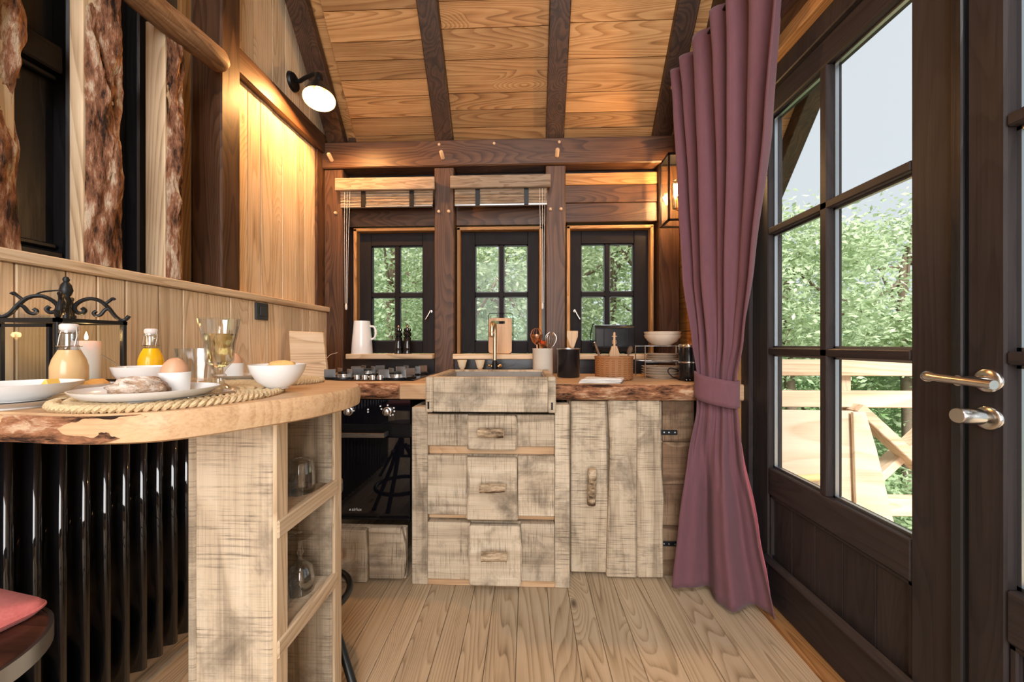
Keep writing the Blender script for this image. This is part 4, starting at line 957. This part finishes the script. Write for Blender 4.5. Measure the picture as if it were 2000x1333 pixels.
lump('bun', 'golden bread bun lower on the left in the right bowl', 'bread', (-.580, .855, T + .039), (.026, .024, .016), 'bun', .15, 20)
bowl('white bowl with a leaning spoon behind the bread plate', (-.935, .890, T + .001), .060, .054)
sp2 = thing('tea_spoon', 'thin steel spoon leaning out of the rear white bowl', 'spoon', (-.95, .89, T + .01)); tube('stem', [(-.945, .89, T + .012), (-1.005, .895, T + .055), (-1.055, .897, T + .083)], .0017, 'steel', sp2, 8); lathe('bowl', [(0, 0), (.008, .006), (.010, .016), (.005, .030), (0, .032)], (-.938, .89, T + .008), 'steel', sp2, 14, (-.7, .1, .55))
ds = thing('pastry_dish', 'small shallow white dish holding a pastry beside the candle lantern', 'dish', (-.955, .795, T + .001)); cup('dish', [(.026, 0), (.029, .002), (.036, .016), (.039, .022)], .0025, (-.955, .795, T + .001), 'china', ds, 32); lathe('foot_ring', [(.022, -.001), (.026, -.001), (.026, .001), (.022, .001)], (-.955, .795, T + .001), 'china', ds, 30, closed=True)
lump('pastry', 'orange brown pastry in the small shallow dish', 'pastry', (-.945, .795, T + .010), (.024, .018, .014), 'pastry', .2, 30)
plate('serving_plate', 'lower flat white plate under the cheese dish at the left edge', (-.905, .63, T + .002), .082, .010, 'china', None, .7)
p2 = thing('cheese_dish', 'deep white dish with cheese at the left picture edge', 'dish', (-.915, .640, T + .010)); cup('dish', [(.040, 0), (.044, .003), (.066, .012), (.080, .024), (.084, .030)], .003, (-.915, .640, T + .010), 'china', p2, 44); lathe('foot_ring', [(.034, -.001), (.040, -.001), (.040, .001), (.034, .001)], (-.915, .640, T + .010), 'china', p2, 36, closed=True)
c2 = prism('cheese_wedge', [(-.895, T + .022), (-.862, T + .022), (-.872, T + .047)], 'Y', .650, .672, 'cheese', None, .002); tag(c2, 'yellow cheese wedge in the deep white dish', 'cheese')
kf = thing('butter_knife', 'steel table knife lying along the front of the placemat', 'knife', (-.60, .68, T + .011)); beam('handle', (-.585, .735, T + .0135), (-.612, .655, T + .0135), .011, .005, 'steel', kf, bevel=.002); beam('blade', (-.612, .655, T + .0130), (-.650, .590, T + .0130), .014, .0025, 'steel', kf, bevel=.001)
def swing(label, c, s, liq, group):
    t = thing('swing_top_bottle', label, 'bottle', c, group)
    k = s
    lathe('juice', [(0, .003), (.027 * k, .003), (.0285 * k, .006), (.0285 * k, .058 * k), (.025 * k, .074 * k), (.0165 * k, .094 * k), (0, .094 * k)], c, liq, t, 36)
    lathe('neck_glass', [(.0165 * k, .094 * k), (.0135 * k, .104 * k), (.013 * k, .128 * k), (.0155 * k, .130 * k), (.0155 * k, .136 * k), (.012 * k, .136 * k), (.0105 * k, .128 * k), (.011 * k, .104 * k), (.014 * k, .094 * k)], c, 'glass', t, 36, closed=True)
    lathe('foot', [(0, 0), (.027 * k, 0), (.0285 * k, .003), (0, .003)], c, 'glass', t, 36)
    lathe('stopper', [(0, .132 * k), (.0105 * k, .132 * k), (.0150 * k, .138 * k), (.0150 * k, .147 * k), (.012 * k, .150 * k), (0, .150 * k)], c, 'rubber', t, 26)
    for sgn in (-1, 1):
        tube('wire_bail', [(c[0] + sgn * .0155 * k, c[1], c[2] + .143 * k), (c[0] + sgn * .020 * k, c[1] - .002, c[2] + .125 * k), (c[0] + sgn * .019 * k, c[1] - .006, c[2] + .102 * k)], .0010, 'steel', t, 6)
    tube('wire_collar', [(c[0] + .0185 * k * math.cos(a), c[1] + .0185 * k * math.sin(a), c[2] + .102 * k) for a in [2 * math.pi * i / 24 for i in range(24)]], .0011, 'steel', t, 6, closed=True)
swing('small swing top bottle of cloudy lemonade in front of the lantern', (-1.005, .792, T + .001), 1.02, 'lemon', 'swing top bottles')
swing('small swing top bottle of orange juice by the pale boards', (-1.095, 1.06, T + .001), 1.02, 'oj', 'swing top bottles')
# candle lantern with scrolled top
lt = thing('candle_lantern', 'black iron candle lantern with scrolled top on the bar', 'lantern', (-1.19, .93, T))
La, Lb, Lc, Ld = -1.268, -1.112, .852, 1.010; z0, z1 = T + .002, 1.148; q = .011
for x in (La, Lb - q):
    for y in (Lc, Ld - q): box('corner_post', (x, x + q), (y, y + q), (z0, z1), 'iron', lt, .0015)
for z in (z0, z1 - .010): boxes('frame_ring', [((La, Lb), (Lc, Lc + q), (z, z + .01)), ((La, Lb), (Ld - q, Ld), (z, z + .01)), ((La, La + q), (Lc, Ld), (z, z + .01)), ((Lb - q, Lb), (Lc, Ld), (z, z + .01))], 'iron', lt)
dd = boxes('glass_door_frame', [((La + .014, La + .022), (Lc - .004, Lc + .003), (z0 + .012, z1 - .014)), ((Lb - .022, Lb - .014), (Lc - .004, Lc + .003), (z0 + .012, z1 - .014)), ((La + .014, Lb - .014), (Lc - .004, Lc + .003), (z0 + .012, z0 + .020)), ((La + .014, Lb - .014), (Lc - .004, Lc + .003), (z1 - .022, z1 - .014))], 'iron', lt)
box('floor_plate', (La + .005, Lb - .005), (Lc + .005, Ld - .005), (z0, z0 + .004), 'iron', lt, .001)
for x, y in (((La + .012, Lb - .012), (Lc + .004, Lc + .006)), ((La + .012, Lb - .012), (Ld - .006, Ld - .004)), ((La + .004, La + .006), (Lc + .012, Ld - .012)), ((Lb - .006, Lb - .004), (Lc + .012, Ld - .012))): box('glass_pane', x, y, (z0 + .010, z1 - .010), 'pane', lt, 0)
cx, cy = (La + Lb) / 2, (Lc + Ld) / 2
for k in range(4):
    ex, ey = ((La + .005, Lc + .005), (Lb - .005, Lc + .005), (Lb - .005, Ld - .005), (La + .005, Ld - .005))[k]
    E_ = Vector((ex, ey, z1)); C_ = Vector((cx, cy, z1)); d = E_ - C_
    def at(t, h): return C_ + d * t + Vector((0, 0, h))
    tube('scroll_arm', spline([at(1.10, .016), at(1.04, .006), at(.95, .003), at(.84, .014), at(.72, .036), at(.58, .053), at(.40, .058), at(.24, .050), at(.14, .036), at(.16, .022), at(.26, .018), at(.31, .026), at(.26, .033)], 5), .0048, 'iron', lt, 8)
    tube('scroll_curl', spline([at(.74, .034), at(.66, .030), at(.58, .016), at(.50, .013), at(.46, .020), at(.51, .026)], 5), .0042, 'iron', lt, 8)
    tube('scroll_leaf', spline([at(.66, .046), at(.75, .056), at(.80, .062), at(.84, .058)], 4), .0036, 'iron', lt, 8)
lathe('finial', [(.005, .035), (.011, .048), (.007, .060), (.010, .066), (.013, .076), (.010, .090), (.005, .098), (.007, .104), (.004, .111), (0, .112)], (cx, cy, z1), 'iron', lt, 18)
lathe('centre_stem', [(.006, -.004), (.006, .040)], (cx, cy, z1), 'iron', lt, 12)
tube('carry_ring', spline([(cx - .004, cy - .01, z1 + .075), (cx - .035, cy - .025, z1 + .068), (cx - .05, cy - .035, z1 + .050)], 5), .002, 'iron', lt, 8)
beam('top_bar', (La, cy, z1 - .004), (Lb, cy, z1 - .004), .008, .006, 'iron', lt); beam('top_bar', (cx, Lc, z1 - .004), (cx, Ld, z1 - .004), .008, .006, 'iron', lt)
cd = thing('pillar_candle', 'white pillar candle burning inside the iron lantern', 'candle', (-1.165, .955, z0 + .005))
lathe('wax', [(0, 0), (.0275, 0), (.0275, .108), (.026, .111), (.010, .108), (0, .107)], (-1.165, .955, z0 + .005), 'candle', cd, 32)
tube('wick', [(-1.165, .955, z0 + .110), (-1.165, .955, z0 + .120)], .001, 'wick', cd, 6)
lathe('flame', [(0, 0), (.0032, .004), (.0036, .009), (.0018, .018), (0, .024)], (-1.165, .955, z0 + .117), 'flame', cd, 14)
l = lamp('candle_light', 'POINT', (0, 0, 0), .25, (1, .58, .22), shadow_soft_size=.008); l.parent = cd; l.location = Vector((-1.165, .955, z0 + .132)) - WL[cd]

# glasses in the shelf tower
def upturned(label, c, r, h, stem=False):
    t = thing('wine_glass' if stem else 'water_glass', label, 'glass', c, 'glasses in the shelf tower')
    if not stem:
        lathe('glass', [(r, 0), (r * .98, h * .6), (r * .85, h * .92), (r * .7, h), (0, h), (0, h - .005), (r * .66, h - .005), (r * .80, h * .90), (r * .93, h * .6), (r * .95, 0)], c, 'glass', t, 40, closed=False, flute=lambda a, z: .03 * math.cos(a * 10)); lathe('foot_ring', [(r * .58, h), (r * .66, h), (r * .66, h + .0015), (r * .58, h + .0015)], c, 'glass', t, 30, closed=True)
    else:
        lathe('glass_bowl', [(r, 0), (r * 1.05, h * .2), (r * .85, h * .42), (r * .2, h * .56), (0, h * .56), (0, h * .53), (r * .6, h * .46), (r * .8, h * .40), (r * .99, h * .2), (r * .95, 0)], c, 'glass', t, 40)
        lathe('stem', [(.006, h * .54), (.004, h * .62), (.009, h * .70), (.005, h * .78), (.006, h * .9)], c, 'glass', t, 20)
        lathe('foot', [(.006, h * .9), (r * .85, h * .97), (r * .88, h), (0, h)], c, 'glass', t, 36)
upturned('upturned ribbed water glass at the front of the upper tower shelf', (-.603, .985, .6925), .034, .085)
upturned('upturned water glass tucked behind the plank on the upper tower shelf', (-.628, .905, .6925), .032, .085)
upturned('upturned stemmed glass, farther one on the lower tower shelf', (-.604, .985, .4295), .034, .145, True)
upturned('upturned stemmed glass, nearer one on the lower tower shelf', (-.622, .905, .4295), .034, .145, True)

# stools ------------------------------------------------------------------
def stool(label, c, hgt, r, seat_mat='stoolwood', ang=0):
    t = thing('bar_stool', label, 'stool', (c[0], c[1], 0), 'bar stools')
    lathe('seat', [(0, 0), (r - .004, 0), (r - .003, .026), (r - .008, .030), (0, .031)], (c[0], c[1], hgt - .031), seat_mat, t, 56)
    lathe('seat_rim', [(r - .004, -.002), (r + .002, -.002), (r + .002, .028), (r - .004, .028)], (c[0], c[1], hgt - .031), 'greysteel', t, 56, closed=True)
    lathe('column', [(.017, .40), (.017, hgt - .03)], (c[0], c[1], 0), 'gunmetal', t, 18)
    for k in range(3):
        a = ang + k * math.pi * 2 / 3; d = Vector((math.cos(a), math.sin(a), 0)); b = Vector((c[0], c[1], 0))
        lg = tube('leg', [b + d * .022 + Vector((0, 0, .47)), b + d * .10 + Vector((0, 0, .31)), b + d * .275 + Vector((0, 0, .006))], .0125, 'gunmetal', t, 14)
        lathe('foot_cap', [(.014, 0), (.016, .004), (.014, .016)], b + d * .275, 'blackmetal', lg, 14)
    tube('foot_ring', [(c[0] + .150 * math.cos(2 * math.pi * i / 48), c[1] + .150 * math.sin(2 * math.pi * i / 48), .222) for i in range(48)], .0115, 'gunmetal', t, 12, closed=True)
stool('metal legged stool mostly hidden behind the shelf tower', (-.770, 1.268), .60, .125, ang=math.atan2(-.125, .245))
stool('stool with dark round wooden seat at the lower left corner', (-.935, .525), .60, .147, ang=1.2)
cs_ = thing('seat_cushion', 'red wool cushion lying on the round stool', 'cushion', (-.97, .53, .601))
pts = [(-1.002 + x * math.cos(R(-11)) - y * math.sin(R(-11)), .565 + x * math.sin(R(-11)) + y * math.cos(R(-11))) for x, y in rrect(-.115, .115, -.115, .115, .022, 6)]
n_ = len(pts); V = []; ccx, ccy = -1.002, .565
for f, z in ((.94, .6012), (1.0, .609), (1.0, .617), (.96, .624), (.7, .627), (.35, .628)):
    V += [(ccx + (x - ccx) * f, ccy + (y - ccy) * f, z + .002 * math.sin(40 * x + 25 * y)) for x, y in pts]
Fc = [tuple(range(n_))[::-1], tuple(range(5 * n_, 6 * n_))]
for j in range(5): Fc += [(j * n_ + i, j * n_ + (i + 1) % n_, (j + 1) * n_ + (i + 1) % n_, (j + 1) * n_ + i) for i in range(n_)]
mesh('pad', V, Fc, 'redfelt', cs_, smooth='all')
tube('seam', [(ccx + (x - ccx) * 1.0, ccy + (y - ccy) * 1.0, .613) for x, y in pts], .003, 'redfelt', cs_, 6, closed=True)

# ================================================================== OUTSIDE
dk = box('deck_floor', (1.12, 3.2), (-2.5, 2.14), (-.16, -.06), 'outY', None, .004); tag(dk, 'wooden balcony deck outside the glazed door', 'deck', kind=ST)
rl = thing('balcony_railing', 'new softwood balcony railing with crossed braces outside the door', 'railing', (2.0, 2.08, -.06))
for z0, z1 in ((.918, 1.003), (.752, .838)): box('rail', (1.15, 3.1), (2.05, 2.09), (z0, z1), 'outX', rl, .004)
box('bottom_rail', (1.15, 3.1), (2.05, 2.12), (.187, .277), 'outX', rl, .004)
for x in (1.635, 2.95): box('post', (x, x + .09), (2.09, 2.16), (-.06, .99), 'outZ', rl, .004)
beam('brace', (1.69, 2.03, .76), (2.28, 2.03, .20), .05, .085, 'outX', rl, (0, 1, 0)); beam('brace', (1.68, 2.085, .23), (2.30, 2.085, .83), .04, .085, 'outX', rl, (0, 1, 0))
pw = prism('plywood_sheet', [(1.25, -.04), (1.66, -.04), (1.665, .742), (1.25, .745)], 'Y', 2.005, 2.023, 'plyX', None, .002); tag(pw, 'pale plywood sheet leaning upright against the balcony railing', 'plywood')
pw = prism('plywood_offcut', [(1.665, -.04), (1.90, -.04), (1.83, .22), (1.755, .55), (1.70, .742), (1.64, .742)], 'Y', 1.975, 1.993, 'plyX', None, .002); tag(pw, 'tapered plywood offcut standing beside the crossed braces', 'plywood')
yp = tube('yellow_pole', [(1.15, 1.90, .42), (1.50, 1.94, .425)], .017, 'pipe', None, 12); tag(yp, 'short yellow pole in front of the plywood sheet', 'pole')
# roof overhang over the balcony
ro = thing('roof_overhang', 'dark verge rafter of the roof overhang seen through the door glass', 'roof', (1.6, 2.4, 2.3))
V = [Vector((x, 0, 0)) + Vector((0, Y0, ZR)) + along * s + nrm * h for x in (1.62, 1.72) for s in (-.75, 3.0) for h in (-.04, .10)]
mesh('verge_rafter', V, BF, 'darkY', ro, bevel=.004)
for k in range(14):
    s = -.72 + k * .15
    V = [Vector((x, 0, 0)) + Vector((0, Y0, ZC)) + along * a + nrm * h for x in (1.12, 1.66) for a in (s, s + .147) for h in (.0, .02)]
    mesh('soffit_board', V, BF, 'honeyX', ro, bevel=.001)

rng = np.random.default_rng(5)
def leaves(name, centers, radii, per, size, mat, parent):
    c = np.repeat(centers, per, 0) + rng.normal(0, 1, (len(centers) * per, 3)) * np.repeat(radii, per)[:, None] * np.array([1, 1, .75])
    n = len(c); a = rng.normal(0, 1, (n, 3)); a[:, 2] *= .5; a /= np.linalg.norm(a, axis=1)[:, None]
    b = np.cross(a, rng.normal(0, 1, (n, 3))); b /= np.linalg.norm(b, axis=1)[:, None]
    s = (size * rng.uniform(.6, 1.3, n))[:, None]
    v = np.stack([c - a * s, c + b * s * .42, c + a * s, c - b * s * .42], 1).reshape(-1, 3)
    org = np.array(WL[parent]); me = bpy.data.meshes.new(name)
    me.vertices.add(4 * n); me.vertices.foreach_set('co', (v - org).astype(np.float32).ravel())
    me.loops.add(4 * n); me.loops.foreach_set('vertex_index', np.arange(4 * n, dtype=np.int32))
    me.polygons.add(n); me.polygons.foreach_set('loop_start', np.arange(0, 4 * n, 4, dtype=np.int32)); me.polygons.foreach_set('loop_total', np.full(n, 4, dtype=np.int32))
    me.update(); me.validate(); me.materials.append(M[mat])
    o = bpy.data.objects.new(name, me); COL.objects.link(o); reg(o, org, parent); o['kind'] = 'stuff'; return o
GZ = -3.0
def tree(name, label, c, crown, n, per, cr, size, mat, trunk=True, group='trees outside'):
    # c: crown centre, crown: radii
    gx, gy = c[0], c[1]; t = thing(name, label, 'tree' if trunk else 'shrub', (gx, gy, GZ), group)
    d = rng.normal(0, 1, (n, 3)); d /= np.linalg.norm(d, axis=1)[:, None]
    pts = np.array(c) + d * np.array(crown) * (rng.uniform(.35, 1, n) ** .5)[:, None]
    pts[:, 2] = np.maximum(pts[:, 2], GZ + .2)
    leaves('foliage', pts, np.full(n, cr), per, size, mat, t)
    if trunk:
        top = Vector(c) + Vector((.2, 0, crown[2] * .6)); r0 = .11
        tube('trunk', spline([(gx, gy, GZ), (gx + .1, gy, (GZ + c[2]) / 2), c, top], 5), r0, 'trunk', t, 8, taper=[1 - .85 * k / 15 for k in range(16)])
        for k in range(9):
            p = pts[rng.integers(n)]; s = Vector((gx + .05, gy, c[2] - crown[2] * .5 + k * crown[2] * .12)); e = Vector(p)
            tube('branch', spline([s, s.lerp(e, .5) + Vector((0, 0, -.1)), e], 4), .035, 'trunk', t, 6, taper=[1, .9, .8, .7, .6, .5, .4, .3, .2])
    else: tube('stem', [(gx, gy, GZ), (gx, gy, c[2])], .03, 'trunk', t, 6)
    return t
tree('leafy_tree', 'light green tree filling the view in the window over the hob', (-2.0, 5.4, 1.7), (1.5, 1.1, 2.2), 150, 200, .21, .040, 'leafA')
tree('leafy_tree', 'light green tree filling the view in the window behind the tap', (-.4, 5.6, 1.7), (1.3, 1.1, 2.3), 150, 200, .21, .040, 'leafA')
tree('leafy_tree', 'pale tree with visible branches in the window behind the toaster', (1.15, 5.4, 1.8), (1.2, 1.0, 2.2), 120, 200, .21, .040, 'leafA')
tree('backdrop_tree', 'darker green tree deeper behind the small windows', (-.6, 8.6, 1.5), (4.0, 1.2, 3.2), 170, 110, .42, .085, 'leafB')
tree('leafy_tree', 'spreading tree rising highest in the left door panes', (3.45, 5.2, 1.65), (.95, .9, 1.15), 60, 230, .20, .040, 'leafA')
tree('leafy_tree', 'spreading tree rising in the right door panes', (5.6, 5.9, 2.0), (1.05, 1.2, 1.15), 60, 230, .22, .042, 'leafA')
tree('backdrop_tree', 'mid green tree low behind the balcony railing', (5.6, 7.4, -.2), (2.6, 1.3, 1.5), 150, 170, .32, .055, 'leafB')
tree('backdrop_tree', 'far tree beyond the second door leaf', (8.2, 5.2, 1.2), (2.0, 2.0, 2.6), 120, 110, .36, .085, 'leafA')
for k, (x, y, z) in enumerate(((2.6, 4.2, -1.0), (3.6, 4.6, -1.1), (4.6, 4.3, -1.2), (3.2, 3.3, -1.7), (4.2, 3.4, -1.8))):
    tree('shrub', ['leafy shrub seen low between plywood and post', 'leafy shrub seen between the two railing boards', 'leafy shrub seen right of the crossed braces', 'low shrub seen under the lower railing board', 'low shrub at the bottom corner of the door glass'][k], (x, y, z), (.75, .6, .7), 46, 180, .19, .040, 'leafB', False, 'shrubs below the balcony')
gr = mesh('hillside_ground', [(-40, -10, GZ), (60, -10, GZ), (60, 60, GZ - 1), (-40, 60, GZ - 1)], [(0, 1, 2, 3)], 'grass'); tag(gr, 'green slope below the tree house', 'ground', kind=ST)
def hillf(u, v): return Vector((-60 + 200 * u, 75 + 30 * v, -6 + 17 * v * (.8 + .35 * math.sin(7 * u + 1) + .12 * fr((u * 9, v, 0), 1.5, 4))))
hl = grid('far_hill', hillf, 80, 12, 'hill'); tag(hl, 'hazy wooded hill in the distance', 'hill', kind=ST)
